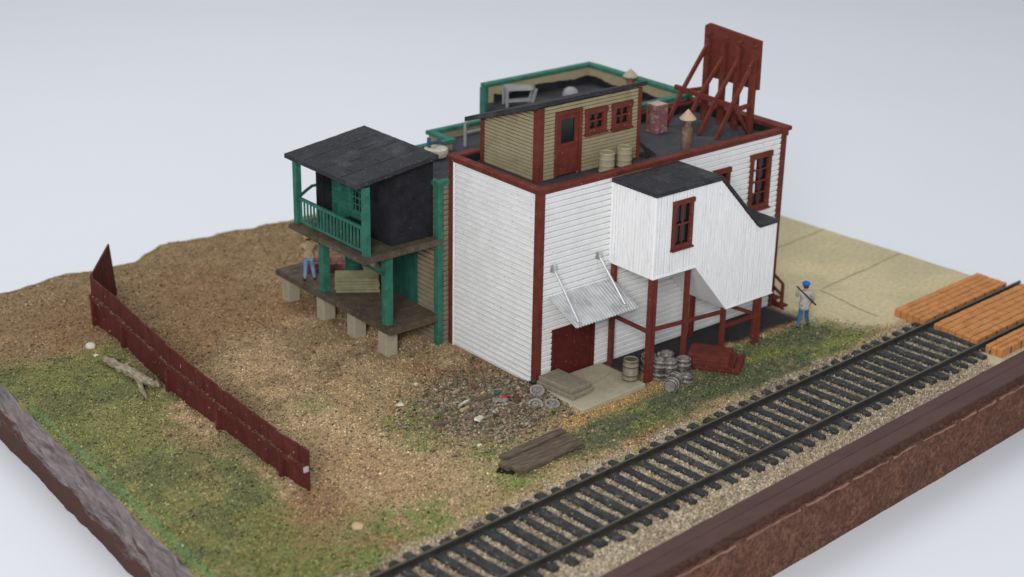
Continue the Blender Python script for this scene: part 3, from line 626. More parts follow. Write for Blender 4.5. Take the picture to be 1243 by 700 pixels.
# ------------------------------------------------------------------ stacks, chimneys and debris on the roof
t = thing('stack_pipe', 'rusty stove pipe with tan cone cap on the white building roof', 'chimney', (7.25, .78, ZR))
MB().lathe((7.25, .78, ZR), [(.185, 0), (.185, .86), (.16, .9), (.13, .92), (.13, 1.12), (.15, 1.13), (.15, 1.2), (.11, 1.21), (.11, 1.3)], 18).build('pipe', RUST, t, smooth=True)
MB().lathe((7.25, .78, ZR + 1.18), [(.28, 0), (.29, .03), (.03, .33), (.01, .35)], 22).build('cone_cap', CONE, t, smooth=True)
t = thing('brick_chimney', 'square mottled pink brick chimney on the white building roof', 'chimney', (8.2, 3.2, ZR))
mb = MB()
for r in range(9):
    z = ZR + r * .115 + .008; off = -.26 if r % 2 else -.39
    for side in range(4):
        for k in range(4):
            a = max(off + k * .26 + .010, -.25); b = min(off + (k + 1) * .26 - .010, .25)
            if b - a < .05: continue
            m = (a + b) / 2; h = (b - a) / 2; q = .25 + random.uniform(0, .02)
            c, ax, ay = ((8.2 + m, 3.2 - q, z + .05), (h, 0, 0), (0, .02, 0)) if side == 0 else ((8.2 + m, 3.2 + q, z + .05), (h, 0, 0), (0, .02, 0)) if side == 1 else ((8.2 - q, 3.2 + m, z + .05), (.02, 0, 0), (0, h, 0)) if side == 2 else ((8.2 + q, 3.2 + m, z + .05), (.02, 0, 0), (0, h, 0))
            mb.obox(c, ax, ay, (0, 0, .049))
mb.build('brickwork', BRK, t)
MB().box(7.955, 8.445, 2.955, 3.445, ZR, ZR + 1.03).build('mortar_core', pmat('pale_mortar', (.44, .33, .31), .9, .3, 6), t)
mb = MB(); mb.bar((5.62, 1.30, ZR + .45), (5.95, 1.18, ZR + .02), .08, .12); mb.bar((5.60, 1.5, ZR + .5), (6.1, 1.1, ZR + .03), .06, .1); mb.box(5.6, 5.95, 1.1, 1.45, ZR, ZR + .1, rot=.4)
single('scrap_wood', mb, pmat('dark_scrap', (.03, .022, .018), .85, .3), 'dark scrap wood leaning at the shed corner on the roof', 'scrap wood', (5.75, 1.3, ZR), smooth=False)

# ------------------------------------------------------------------ billboard on the roof
bb = thing('billboard', 'dark red billboard seen from behind, propped by braces on the roof', 'billboard', (10.8, 2.2, ZR))
PX = 10.75
mb = MB(); mb.prism([(.84, 8.05), (3.52, 8.05), (3.55, 9.86), (3.35, 9.98), (.86, 9.80)], 0, PX, PX + .13); mb.build('panel', RED, bb, bevel=.015)
ys = [1.02, 1.75, 2.45, 3.25]
for y in ys:
    MB().box(PX - .18, PX, y - .11, y + .11, ZR, 9.45 if y > 1.2 else 9.3).build('post', RED, bb, bevel=.012)
for y, zt, xb in zip(ys, (9.15, 9.0, 9.0, 9.3), (9.80, 9.70, 9.60, 9.52)):
    MB().bar((PX - .1, y - .02, zt), (xb, y + .08, 7.66), .11, .14).build('brace', RED, bb, bevel=.01)
    MB().bar((xb + .06, y + .1, 7.72), (xb - .62, y + .18, ZR), .11, .14).build('brace', RED, bb, bevel=.01)
MB().bar((9.85, .95, 7.55), (9.50, 3.65, 7.78), .13, .17).build('beam', RED, bb, bevel=.01)
MB().bar((9.85, 1.02, 7.45), (10.7, 1.02, 7.5), .12, .16).build('beam', RED, bb, bevel=.01)
MB().bar((9.55, 3.3, 7.68), (10.7, 3.3, 7.6), .12, .14).build('beam', RED, bb, bevel=.01)
MB().bar((9.9, 1.0, 7.40), (10.62, 1.0, ZR + .02), .11, .14).build('brace', RED, bb, bevel=.01)
for y in ys:
    MB().lathe((PX - .06, y, 9.62), [(.11, -.03), (.11, .03)], 12).build('bracket', RED, bb)

# ------------------------------------------------------------------ green trimmed building behind
gb_ = thing('green_building', 'tan clapboard building with green trim and black roof behind the white one', 'building', (-.4, 4.6, 0))
GX0, GY0, GX1, GY1 = -.42, 4.62, 11.35, 10.15
clap(MB(), (GX0, GY0, 0), Y, -X, -.1, 5.75, .18, lambda z: (0, 3.6), [(1.25, 2.83, .9, 3.25)]).build('side_wall', TAND, gb_)
clap(MB(), (0, GY0, 0), X, -Y, -.1, 5.75, .18, lambda z: (GX0, .3)).build('front_wall', TAND, gb_)
clap(MB(), (0, GY0, 0), X, -Y, 6.0, 6.93, .18, lambda z: (5.9, GX1)).build('front_wall', TAN, gb_)
MB().box(5.9, GX1 - .03, GY1 - .14, GY1, 0, 6.93).build('rear_wall', TAN, gb_)
clap(MB(), (GX1, GY0, 0), Y, X, 0, 6.93, .18, lambda z: (0, GY1 - GY0)).build('side_wall', TAN, gb_)
MB().box(GX1 - .16, GX1 - .02, GY0 + .15, GY1 - .14, 6.0, 6.93).build('parapet', TAN, gb_)
mb = MB(); mb.prism([(GX0 + .05, GY0 + .05), (5.9, GY0 + .05), (5.9, 9.6), (3.0, 9.6), (3.0, 8.35), (GX0 + .05, 8.35)], 2, 5.2, 5.45); mb.build('roof', ROOF, gb_)
mb = MB(); mb.box(5.9, GX1 - .1, GY0 + .1, GY1 - .1, 5.5, 6.3); mb.build('roof', TAR, gb_)
mb = MB(); mb.box(GX0 - .02, 3.0, 8.30, 8.42, 0, 5.72); mb.box(2.92, 3.05, 8.42, 9.6, 0, 5.72); mb.box(3.05, 5.9, 9.5, 9.62, 0, 5.72); mb.build('rear_wall', TAND, gb_)
mb = MB(); mb.box(GX0 - .10, GX0 + .13, GY0 - .08, GY0 - .0, -.1, 5.9); mb.box(GX0 - .10, GX0, GY0, GY0 + .18, -.1, 5.9); mb.build('corner_board', GREEN, gb_, bevel=.015)
mb = MB(); mb.box(GX0 - .12, .0, GY0 - .1, GY0 + .12, 5.75, 5.93); mb.box(GX0 - .121, GX0 + .12, GY0 + .12, 8.22, 5.75, 5.9); mb.box(GX0 - .1, 2.85, 8.22, 8.48, 5.72, 5.87); mb.box(2.85, 3.12, 8.22, 9.46, 5.722, 5.872); mb.box(2.85, 5.85, 9.46, 9.72, 5.72, 5.87); mb.build('cornice', GREEN, gb_, bevel=.02)
mb = MB(); mb.box(5.85, GX1 + .06, GY1 - .2, GY1 + .12, 6.93, 7.07); mb.box(GX1 - .26, GX1 + .08, GY0 - .1, GY1 - .2, 6.93, 7.07); mb.box(5.9, GX1 - .26, GY0 - .12, GY0 + .2, 6.88, 7.03); mb.box(5.80, 6.0, GY1 - .2, GY1 + .1, 5.6, 6.93); mb.box(GX1 - .2, GX1 + .06, GY0 - .08, GY0, 6.3, 6.93); mb.build('parapet_cap', GREEN, gb_, bevel=.03)
mb = MB(); vs = []
for k in range(36):   # tar brushed up the inside of the back parapet
    x = 6.3 + k * .135; h = .12 + .45 * float(fbm(np.array([x]), np.array([0.]), .8, 404)[0]); mb.box(x, x + .14, GY1 - .16 - .001 * (k % 2), GY1 - .14, 6.3, 6.3 + h)
for k in range(30):
    y = 5.2 + k * .16; h = .05 + .4 * float(fbm(np.array([y]), np.array([3.]), .8, 404)[0]); mb.box(GX1 - .185 - .001 * (k % 2), GX1 - .165, y, y + .165, 6.3, 6.3 + h)
mb.build('tar_upstand', TARD, gb_)
gd = door(gb_, (GX0, 0, 0), Y, -X, 5.80, 7.5, 1.1, 3.34, GREEND, GREEND, leaves=2)
# roof furniture on the green building
t = thing('ladder_rail', 'grey bent pipe rail standing on the lower black roof', 'rail', (3.7, 8.3, 5.45))
MB().tube([(3.66, 8.4, 5.45), (3.66, 8.4, 6.35), (3.72, 8.4, 6.42), (4.6, 8.4, 6.42), (4.66, 8.4, 6.35), (4.66, 8.4, 5.45)], .06, 8).build('pipe', GREYM, t, smooth=True)
MB().tube([(3.66, 8.4, 5.95), (4.66, 8.4, 5.95)], .045, 8).build('crossbar', GREYM, t)
t = thing('metal_rack', 'grey metal slatted rack on the upper black roof', 'rack', (6.9, 9.2, 6.3))
for k, (x, y) in enumerate(((6.45, 9.6), (7.25, 9.1), (6.25, 9.15), (7.05, 8.7))): MB().bar((x, y, 6.3), (x + (.25 if k % 2 else 0), y, 6.95), .08).build('leg', GREYM, t)
mb = MB()
for k in range(4): mb.bar((6.22 + .09 * k, 9.2 + .14 * k, 6.95 + .05 * (k % 2)), (7.12 + .09 * k, 8.7 + .14 * k, 6.95), .11, .05)
mb.build('tray', GREYM, t); mb = MB(); mb.bar((6.3, 9.3, 6.5), (7.1, 8.8, 6.55), .3, .06); mb.build('shelf', GREYM, t)
mb = MB().lathe((9.3, 9.0, 6.3), [(.32, 0), (.31, .10), (.26, .22), (.15, .3), (.04, .33)], 20); single('roof_vent', mb, GREYM, 'rounded pale vent dome on the upper black roof', 'vent', (9.3, 9, 6.3))
t = thing('chimney_pot', 'small pink chimney pot with grey cone cap at the upper green parapet', 'chimney', (11.0, 7.5, 6.3))
MB().lathe((11.0, 7.5, 6.3), [(.15, 0), (.15, .85), (.13, .9)], 14).build('pipe', PINKB, t, smooth=True)
MB().lathe((11.0, 7.5, 7.1), [(.30, 0), (.30, .03), (.02, .30)], 16).build('cone_cap', PIER, t, smooth=True)
mb = MB().lathe((1.95, 7.9, 5.45), [(.26, 0), (.42, .1), (.46, .24), (.42, .36), (.30, .40), (.02, .34)], 20); single('flower_tub', mb, pmat('cream_tub', (.50, .45, .38), .7, .3, 4, .5, 12, dirt=(.3, .1, .07), dirt_s=5), 'round cream and rust tub on the lower black roof', 'tub', (1.95, 7.9, 5.45))
mb = MB(); mb.bar((1.75, 8.05, 5.45), (1.75, 8.05, 6.2), .1); mb.bar((2.25, 8.1, 5.45), (2.25, 8.1, 6.1), .1); mb.bar((1.75, 8.05, 5.98), (2.25, 8.1, 5.98), .08); single('post_frame', mb, BLUEG, 'slate blue post frame beside the round roof tub', 'frame', (2, 8.05, 5.45), smooth=False)

# ------------------------------------------------------------------ porch and balcony
po = thing('porch', 'two storey green post porch with black shack balcony on the left side', 'porch', (-2.3, 7.5, 0))
mb = MB(); nbd = 19
for k in range(nbd):
    y0 = 4.56 + k * (7.0 / nbd); x0 = -2.58 + random.uniform(-.02, .02); mb.box(x0, -.46, y0, y0 + 7.0 / nbd - .012, 1.0, 1.15 + random.uniform(-.012, .012))
mb.box(-2.60, -2.50, 4.54, 11.58, .93, 1.10); mb.box(-2.5, -.46, 4.57, 4.68, .88, 1.04)
mb.build('lower_deck', DECK, po, bevel=.01)
for y in (5.0, 6.85, 8.75, 11.05):
    MB().box(-2.44, -1.96, y - .08, y + .40, -.15, .95).build('pier', PIER, po, bevel=.02)
    if y > 6: MB().box(-1.0, -.6, y, y + .4, -.15, .95).build('pier', PIER, po, bevel=.02)
for y in (4.95, 8.72):
    MB().box(-2.49, -2.20, y - .14, y + .14, 1.14, 3.66).build('lower_post', GREEN, po, bevel=.02)
for y, s in ((4.95, 0), (8.72, 0)):
    MB().bar((-2.45, y, 2.95), (-3.42, y, 3.66), .11, .11).build('bracket', GREEND, po, bevel=.01)
MB().bar((-2.35, 8.55, 3.0), (-2.35, 7.6, 3.65), .11).build('bracket', GREEND, po)
MB().bar((-2.35, 5.1, 3.0), (-2.35, 6.0, 3.65), .11).build('bracket', GREEND, po)
mb = MB()
for k in range(11):
    x0 = -3.62 + k * (3.16 / 11); mb.box(x0, x0 + 3.16 / 11 - .012, 4.5 + random.uniform(-.02, .02), 8.85, 3.80, 3.92 + random.uniform(-.01, .01))
mb.box(-3.66, -3.54, 4.47, 8.88, 3.74, 3.88); mb.box(-3.54, -.46, 4.49, 4.6, 3.70, 3.86); mb.box(-2.5, -2.2, 4.6, 8.8, 3.64, 3.80)
mb.build('upper_deck', DECK, po, bevel=.01)
for y in (4.66, 8.70):
    mb = MB().box(-3.48, -3.26, y - .11, y + .11, 3.92, 6.30); mb.build('upper_post', GREEN, po, bevel=.015)
ra = MB(); ra.box(-3.43, -3.33, 4.79, 8.57, 4.80, 4.90); ra.box(-3.42, -3.34, 4.79, 8.57, 4.02, 4.10); rao = ra.build('railing', GREEN, po, bevel=.008)
for k in range(19):
    y = 4.92 + k * (3.55 / 18); w = .05 if k != 11 else .07; MB().box(-3.38 - w / 2, -3.38 + w / 2, y - w / 2, y + w / 2, 4.1, 4.8).build('baluster', GREEN, rao)
mb = MB(); mb.tube([(-3.36, 8.72, 4.80), (-3.0, 8.74, 5.0), (-2.75, 8.74, 5.12), (-2.5, 8.74, 5.12)], .055, 8); mb.build('handrail', GREEND, po, smooth=True)
# shack
s0, s1, t0, t1 = -2.20, -.46, 4.90, 8.42
def rz(x): return 6.42 + (x + 3.8) * .125
mb = MB(); mb.prism([(s0, 3.92), (s1, 3.92), (s1, rz(s1) - .02), (s0, rz(s0) - .02)], 1, t0, t0 + .08); mb.build('shack_wall', TARD, po, bevel=.008); mb = MB()
mb.prism([(-2.80, 3.92), (s1, 3.92), (s1, rz(s1) - .02), (-2.80, rz(-2.8) - .02)], 1, t1 - .08, t1)
mb.build('shack_wall', TARD, po, bevel=.008); MB().box(s0, s0 + .06, t0 + .08, 6.1, 3.92, rz(s0) - .02).build('shack_wall', TARD, po)
mb = MB(); mb.box(-2.62, -2.57, t1 - .13, t1 - .08, 4.4, 6.2); mb.build('shack_batten', TARD, po)
fw = clap(MB(), (s0, 0, 0), Y, -X, 3.95, 6.55, .17, lambda z: (6.1, t1 - .08), [(6.5, 7.1, 4.6, 5.55)], dep=.02, gap=.014).build('shack_front', GREEN, po)
MB().box(s0 - .05, s0 + .02, 7.78, 7.90, 3.95, 6.5).build('trim_board', GREEN, po)
win(po, (s0, 0, 0), Y, -X, 6.36, 7.24, 4.52, 5.70, .11, 3, 4, GREEN, depth=.06, mull=.035)
MB().box(-2.62, -2.24, 6.4, 7.2, 3.93, 4.36).build('locker', TARD, po, bevel=.01)
# porch roof
mb = MB(); vs = []; nx, ny = 26, 30
for k, dz in ((0, 0), (1, -.14)):
    for i in range(nx + 1):
        for j in range(ny + 1):
            x = -3.88 + 3.28 * i / nx; y = 4.42 + 4.22 * j / ny; e = .012 * (random.random() - .5)
            if j == 0: y += random.uniform(-.02, .02)
            vs.append((x, y, rz(x) + dz + e + .10))
w = ny + 1; o2 = (nx + 1) * w
fs = [(i * w + j, (i + 1) * w + j, (i + 1) * w + j + 1, i * w + j + 1) for i in range(nx) for j in range(ny)]
fs += [tuple(q + o2 for q in f[::-1]) for f in fs]
fs += [(i * w, i * w + o2, (i + 1) * w + o2, (i + 1) * w) for i in range(nx)] + [(i * w + ny, (i + 1) * w + ny, (i + 1) * w + ny + o2, i * w + ny + o2) for i in range(nx)]
fs += [(j, j + 1, j + 1 + o2, j + o2) for j in range(ny)] + [(nx * w + j, nx * w + j + o2, nx * w + j + 1 + o2, nx * w + j + 1) for j in range(ny)]
mb.add(vs, fs); pr = mb.build('roof', TAR, po)
mb = MB(); sl_ = Vector((1, 0, .125)).normalized(); nn = Vector((-.125, 0, 1)).normalized()
for x, y, a, b in ((-1.7, 7.2, .42, .30), (-1.95, 5.6, .25, .22), (-2.6, 6.5, .22, .26), (-3.0, 5.6, .3, .2)):
    mb.obox((x, y, rz(x) + .112), sl_ * a, (0, b, 0), nn * .005)
for y in (5.4, 6.5, 7.6): mb.obox((-2.24, y, rz(-2.24) + .108), sl_ * 1.6, (0, .012, 0), nn * .003)
mb.build('felt_patch', TAR, pr)
# things on the porch deck
mb = MB()
for k in range(5):
    a = (-1.30 + random.uniform(-.03, .03), 8.22 + random.uniform(-.03, .03)); rbox(mb, a[0], a[1], 1.55, .86, 1.155 + .105 * k, 1.25 + .105 * k, -.62 + random.uniform(-.03, .03))
single('crate_boards', mb, OLIVE, 'stack of olive green boards on the porch floor', 'boards', (-1.3, 8.2, 1.15), smooth=False, bevel=.01)
mb = MB()
for r in range(3):
    for k in range(9): rbox(mb, -1.0, 10.05, .2, .28, 1.155 + .11 * r, 1.255 + .11 * r, -.62 + random.uniform(-.1, .1), -.95 + .22 * k + .1 * (r % 2), random.uniform(-.04, .04)); rbox(mb, -1.0, 10.05, .2, .28, 1.155 + .11 * r, 1.255 + .11 * r, -.62 + random.uniform(-.1, .1), -.95 + .22 * k, .33)
single('brick_pile', mb, PINKB, 'low pile of faded pink bricks at the back of the porch floor', 'bricks', (-1, 10, 1.15), smooth=False)
single('oil_drum', MB().lathe((-.95, 8.95, 1.15), drum_prof(.30, .98), 24), GREEND, 'dark green drum behind the olive boards on the porch', 'drum', (-.95, 8.95, 1.15))

# ------------------------------------------------------------------ fence
fe = thing('board_fence', 'long maroon vertical board fence with turned far end beside the grass', 'fence', (-9.7, -1.5, 0))
path = list(zip(FX, FY)) + [(-8.6, 14.1)]
def fpt(y): return Vector((float(np.interp(y, [p[1] for p in path], [p[0] for p in path])), y, 0))
def ftop(y): return float(np.interp(y, [-1.5, 3.5, 7, 11, 13.6], [1.42, 1.48, 1.62, 1.66, 1.78]))
mb = MB(); y = -1.5
while y < 13.5:
    w = random.uniform(.40, .46); a = fpt(y); b = fpt(y + w - .03); d = (b - a).normalized(); n = Vector((-d.y, d.x, 0)); zt = ftop(y) + random.uniform(-.02, .02); off = n * random.uniform(-.02, .02)
    mb.obox((a + b) / 2 + off + Vector((0, 0, (zt - .35) / 2)), (b - a) / 2, n * .028, (0, 0, (zt + .35) / 2)); y += w
mb.build('boards', FENCE, fe, bevel=.008)
mb = MB(); A = Vector((-8.88, 13.55, 0)); Bv = Vector((-7.05, 15.35, 0)); d = (Bv - A); 
for k in range(6):
    a = A + d * (k / 6); b = A + d * ((k + 1) / 6 - .01); lean = Vector((-.15, .1, 0)); zt = 1.75 + .22 * k / 5
    q = [a + Vector((0, 0, -.3)), b + Vector((0, 0, -.3)), b + lean * (k + 1) / 6 + Vector((0, 0, zt + .04)), a + lean * k / 6 + Vector((0, 0, zt))]
    nrm = Vector((-d.y, d.x, 0)).normalized() * .03
    mb.add([p - nrm for p in q] + [p + nrm for p in q], [(0, 1, 2, 3), (7, 6, 5, 4), (0, 4, 5, 1), (1, 5, 6, 2), (2, 6, 7, 3), (3, 7, 4, 0)])
mb.build('boards', FENCE, fe)
pts = [fpt(v) + Vector((-.09, 0, ftop(v) * .60)) for v in np.linspace(-1.48, 13.4, 30)]
mb = MB()
for a, b in zip(pts[:-1], pts[1:]): mb.bar(a, b + (b - a).normalized() * .0, .13, .16)
mb.build('rail', FENCE, fe)
for y in (-.25, 3.5, 6.9, 10.8, 13.2):
    p = fpt(y); MB().box(p.x - .17, p.x - .03, y - .08, y + .08, -.3, ftop(y) * .58).build('post', FENCE, fe)
p = fpt(-1.5); MB().box(p.x - .17, p.x - .02, -1.53, -1.485, ftop(-1.5) * .6 - .08, ftop(-1.5) * .6 + .08).build('rail_end', pmat('bare_rail_end', (.42, .40, .42), .7, .2), fe)
n = 420; yy = RS.uniform(-1.4, 13.2, n); xx = np.array([fpt(q).x for q in yy]) - RS.uniform(.04, .16, n); zz = np.array([ftop(q) * .6 + .078 for q in yy])
grains('fence_grit', 'turf grit caught on the fence rail', np.stack([xx, yy], -1), RS.uniform(.012, .032, n), np.array([.24, .18, .11]) * RS.uniform(.4, 1.2, (n, 1)), z=zz)

# ------------------------------------------------------------------ railway
tr = thing('railway_track', 'single straight railway track with dark sleepers running to the brick crossing', 'railway track', (0, -7, 0))
ANG = math.atan(.0605); TD = Vector((math.cos(ANG), math.sin(ANG), 0)); TN = Vector((-TD.y, TD.x, 0))
for off, nm in ((-5.84, 0), (-8.08, 1)):
    prof = [(-.13, .10), (.13, .10), (.13, .12), (.035, .135), (.03, .225), (.047, .235), (.047, .275), (.04, .283), (-.04, .283), (-.047, .275), (-.047, .235), (-.03, .225), (-.035, .135), (-.13, .12)]
    a = Vector((-15.0, off - 15.0 * .0605, 0)); b = Vector((20.3, off + 20.3 * .0605, 0)); mb = MB(); n = len(prof)
    mb.add([a + TN * p + Z * q for p, q in prof] + [b + TN * p + Z * q for p, q in prof], [tuple(range(n)), tuple(range(2 * n - 1, n - 1, -1))] + [(i, i + n, (i + 1) % n + n, (i + 1) % n) for i in range(n)])
    ro = mb.build('rail', RAIL, tr)
    top = MB().obox((a + b) / 2 + Z * .2845, TD * ((b - a).length / 2), TN * .032, (0, 0, .0025)); top.build('rail_head', RAILTOP, ro)
for k in range(49):
    x = -14.9 + .605 * k; c = Vector((x, -6.96 + x * .0605, .04)); mb = MB(); rot = random.uniform(-.02, .02); d = (TD + TN * rot).normalized(); e = Vector((-d.y, d.x, 0))
    L_ = 1.62 + random.uniform(-.10, .10); w = .135 + random.uniform(-.025, .025); vs = []
    for i in range(9):
        s = -L_ + 2 * L_ * i / 8
        for a, zz in ((-w, -.12), (-w * .95, .085), (w * .95, .085), (w, -.12)): vs.append(c + TN * 0 + e * (s + random.uniform(-.02, .02)) + d * (a + random.uniform(-.014, .014)) + Z * (zz + random.uniform(-.012, .012)))
    mb.add(vs, [(i * 4 + q, i * 4 + q + 1, i * 4 + 5 + q, i * 4 + 4 + q) for i in range(8) for q in range(3)] + [(0, 1, 2, 3), (35, 34, 33, 32)])
    if x < 14.4:
        so_ = mb.build('sleeper', TIE, tr, bevel=.02)
        for off in (-5.84, -8.08): MB().obox(Vector((x, off + x * .0605, .10)), TD * .09, TN * .20, (0, 0, .028)).build('tie_plate', TIE, so_)
n = 2200; xx = RS.uniform(-14.5, 14, n); off = RS.uniform(-8.6, -5.3, n); yy = off + xx * .0605
ok = (np.abs(off + 5.84) > .12) & (np.abs(off + 8.08) > .12) & (yy > yf(xx) + .1)
grains('sleeper_grit', 'tan grit scattered over the sleepers', np.stack([xx, yy], -1)[ok], RS.gamma(4, .008, ok.sum()).clip(.012, .05), np.array([.22, .19, .135]) * RS.uniform(.3, 1.2, (ok.sum(), 1)), z=np.full(ok.sum(), .118))
def crossing(label, y0, y1, x0, x1):
    cx = (x0 + x1) / 2; t = thing('brick_crossing_panel', label, 'crossing panel', (cx, y0 + cx * .0605, 0), 'orange brick crossing panels')
    mb = MB(); core = MB(); rows = max(3, round((y1 - y0) / .30)); rh = (y1 - y0) / rows
    for r in range(rows):
        x = x0 + (0 if r % 2 == 0 else -.0); first = True
        while x < x1 - .05:
            L_ = .66 if not (first and r % 2) else .33; first = False; b = min(x + L_, x1)
            c = TD * 0 + Vector(((x + b) / 2, (y0 + (r + .5) * rh) + .0605 * (x + b) / 2, 0.10 + random.uniform(-.01, .01)))
            mb.obox(c, TD * ((b - x) / 2 - .018), TN * (rh / 2 - .016), (0, 0, .20)); x = b
    mb.build('bricks', BRICK, t, bevel=.03)
    c = Vector((cx, (y0 + y1) / 2 + .0605 * cx, .05)); core.obox(c, TD * ((x1 - x0) / 2 - .12), TN * ((y1 - y0) / 2 - .02), (0, 0, .21)); core.build('bed', MORT, t)
crossing('orange brick crossing panel on the far side of the track', -5.66, -4.30, 14.2, 19.7)
crossing('orange brick crossing panel filling the gap between the rails', -7.88, -6.02, 14.2, 20.1)
crossing('orange brick crossing panel on the near side of the track', -8.95, -8.27, 14.1, 20.2)

# pavement cracks are cut lines in the ground paint
mb = MB()
for pts in ([(14.0, -.14), (13.9, -1.2), (13.75, -2.2), (13.69, -3.3)], [(19.4, 4.2), (16.3, 3.9), (13.2, 3.4), (12.2, 3.2)], [(19.6, .5), (17.4, .2), (15.4, .05), (14.0, -.14)]):
    q = []
    for a, b in zip(pts[:-1], pts[1:]):
        for t in np.linspace(0, 1, 7)[:-1]: q.append((a[0] + (b[0] - a[0]) * t + random.uniform(-.02, .02), a[1] + (b[1] - a[1]) * t + random.uniform(-.02, .02)))
    for a, b in zip(q[:-1], q[1:]): mb.bar((a[0], a[1], z_at(*a) + .012), (b[0], b[1], z_at(*b) + .012), random.uniform(.03, .07), .006)
tag(mb.build('pavement_cracks', pmat('crack_dirt', (.30, .255, .16), .95, .2), None), 'dark cracks across the pale pavement', None, None, 'structure')

# ------------------------------------------------------------------ loose things in the yard
pk = [((-3.05, -3.42), 2.75, .30, .20, .035, 'upper dark plank of the weathered plank pile'), ((-3.10, -3.78), 2.85, .42, .14, .03, 'middle split plank of the weathered plank pile'), ((-3.05, -4.20), 2.75, .42, .16, .045, 'front plank of the weathered plank pile nearest the track')]
for (x, y), L_, w, z, a, lab in pk:
    mb = MB(); vs = []; d = Vector((math.cos(a + .05), math.sin(a + .05), 0)); e = Vector((-d.y, d.x, 0))
    for i in range(15):
        s = -L_ / 2 + L_ * i / 14; k = random.uniform(-.015, .015) + (random.uniform(-.1, .1) if i in (0, 14) else 0)
        for q, zz in ((-w / 2, 0), (-w / 2, .11), (w / 2, .11), (w / 2, 0)): vs.append(Vector((x, y, z)) + d * (s + k * (1 if i in (0, 14) else 0)) + e * (q + random.uniform(-.012, .012)) + Z * (zz + random.uniform(-.008, .008)))
    mb.add(vs, [(i * 4 + q, i * 4 + (q + 1) % 4, i * 4 + 4 + (q + 1) % 4, i * 4 + 4 + q) for i in range(14) for q in range(4)] + [(0, 1, 2, 3), (59, 58, 57, 56)])
    single('plank', mb, WOOD, lab, 'plank', (x, y, z), 'weathered planks piled by the track', smooth=False)
mb = MB().bar((-4.72, -3.80, .06), (-4.42, -4.22, .06), .28, .14); single('broken_beam', mb, pmat('rotted_black_wood', (.018, .013, .010), .9, .3), 'black rotted beam end beneath the plank pile', 'beam', (-4.1, -3.6, 0), smooth=False)
# driftwood log
pts = [(-10.22, 10.25, .18), (-10.16, 9.7, .20), (-10.12, 9.1, .20), (-10.02, 8.5, .19), (-9.98, 7.9, .17), (-9.85, 7.3, .2), (-9.78, 7.05, .2)]
fine = []; fr = []
rad0 = [.07, .13, .16, .18, .16, .11, .05]
for i in range(len(pts) - 1):
    for q in range(5):
        t = q / 5; fine.append(Vector(pts[i]).lerp(Vector(pts[i + 1]), t) + Vector((random.uniform(-.03, .03), 0, random.uniform(-.02, .02)))); fr.append((rad0[i] * (1 - t) + rad0[i + 1] * t) * random.uniform(.85, 1.15))
mb = MB().tube(fine, fr, 12, True, .0)
ridge = [random.uniform(.72, 1.25) for _ in range(12)]
for i in range(len(fine)):
    for k in range(12):
        v = Vector(mb.v[i * 12 + k]); mb.v[i * 12 + k] = tuple(fine[i] + (v - fine[i]) * ridge[k] * random.uniform(.88, 1.12))
    if i % 6 == 5: ridge = [r * .6 + random.uniform(.72, 1.25) * .4 for r in ridge]
br = [(-10.08, 7.9, .14), (-10.2, 7.65, .12), (-10.32, 7.35, .11), (-10.36, 7.1, .09), (-10.42, 6.85, .07)]; mb.tube(br, [.10, .10, .085, .07, .04], 9, True, .2); mb.tube([(-10.05, 9.1, .25), (-9.86, 9.0, .36), (-9.72, 9.05, .38)], [.06, .04, .02], 6, True, .2)
single('driftwood_log', mb, DRIFT, 'bleached broken branch lying on the grass beside the fence', 'log', (-10, 8.5, 0), smooth=False)
def rock(r, s, fl=.6):
    bm = bmesh.new(); bmesh.ops.create_icosphere(bm, subdivisions=2, radius=r); rs = random.Random(s)
    for v in bm.verts: v.co = Vector((v.co.x * rs.uniform(.85, 1.15), v.co.y * rs.uniform(.85, 1.15), v.co.z * fl * rs.uniform(.9, 1.1)))
    m = MB(); m.v = [tuple(v.co) for v in bm.verts]; m.f = [tuple(v.index for v in f.verts) for f in bm.faces]; bm.free(); return m
def put(name, mb, mat, lab, cat, x, y, z=None, group=None, smooth=True):
    zz = (z_at(x, y) if z is None else z); o = tag(mb.build(name, mat, None, smooth=smooth, loc=(0, 0, 0)), lab, cat, group); o.location = (x, y, zz); return o
put('stone', rock(.19, 1, .8), PALE, 'pale round stone on the grass beyond the log', 'stone', -9.93, 11.75)
put('stone', rock(.10, 2), PALE, 'small pale pebble on the grass just below the round stone', 'stone', -10.1, 11.0)
put('stone', rock(.19, 3, .5), pmat('tan_pebble', (.46, .34, .2), .85, .15, 4, .4, 12), 'tan flat stone in the dirt near the track', 'stone', -9.7, -3.8)
put('stone', rock(.14, 4, .4), PALE, 'white flat stone left of the rubble heap', 'stone', -4.3, 1.6)
put('stone', rock(.08, 5), PALE, 'white stone in the soil below the left end of the rubble', 'stone', -3.0, 2.5)
put('stone', rock(.09, 6), PALE, 'pale pebble in the grass just left of the plank pile', 'stone', -4.1, -2.2)
put('stone', rock(.13, 9), PALE, 'whitish chip on the black cinders under the stairway', 'stone', 5.0, -.75, .06)
def tyre(R_, r):
    mb = MB(); n, m = 20, 8; vs = [((R_ + r * math.cos(b)) * math.cos(a), (R_ + r * math.cos(b)) * math.sin(a), r * .8 * math.sin(b)) for a in np.linspace(0, 6.2832, n, False) for b in np.linspace(0, 6.2832, m, False)]
    mb.add(vs, [(i * m + j, ((i + 1) % n) * m + j, ((i + 1) % n) * m + (j + 1) % m, i * m + (j + 1) % m) for i in range(n) for j in range(m)])
    mb.lathe((0, 0, -.05), [(R_ * .95, 0), (R_ * .95, .02), (R_ * .5, .03), (R_ * .42, .10), (R_ * .2, .11), (R_ * .15, .05)], 16); return mb
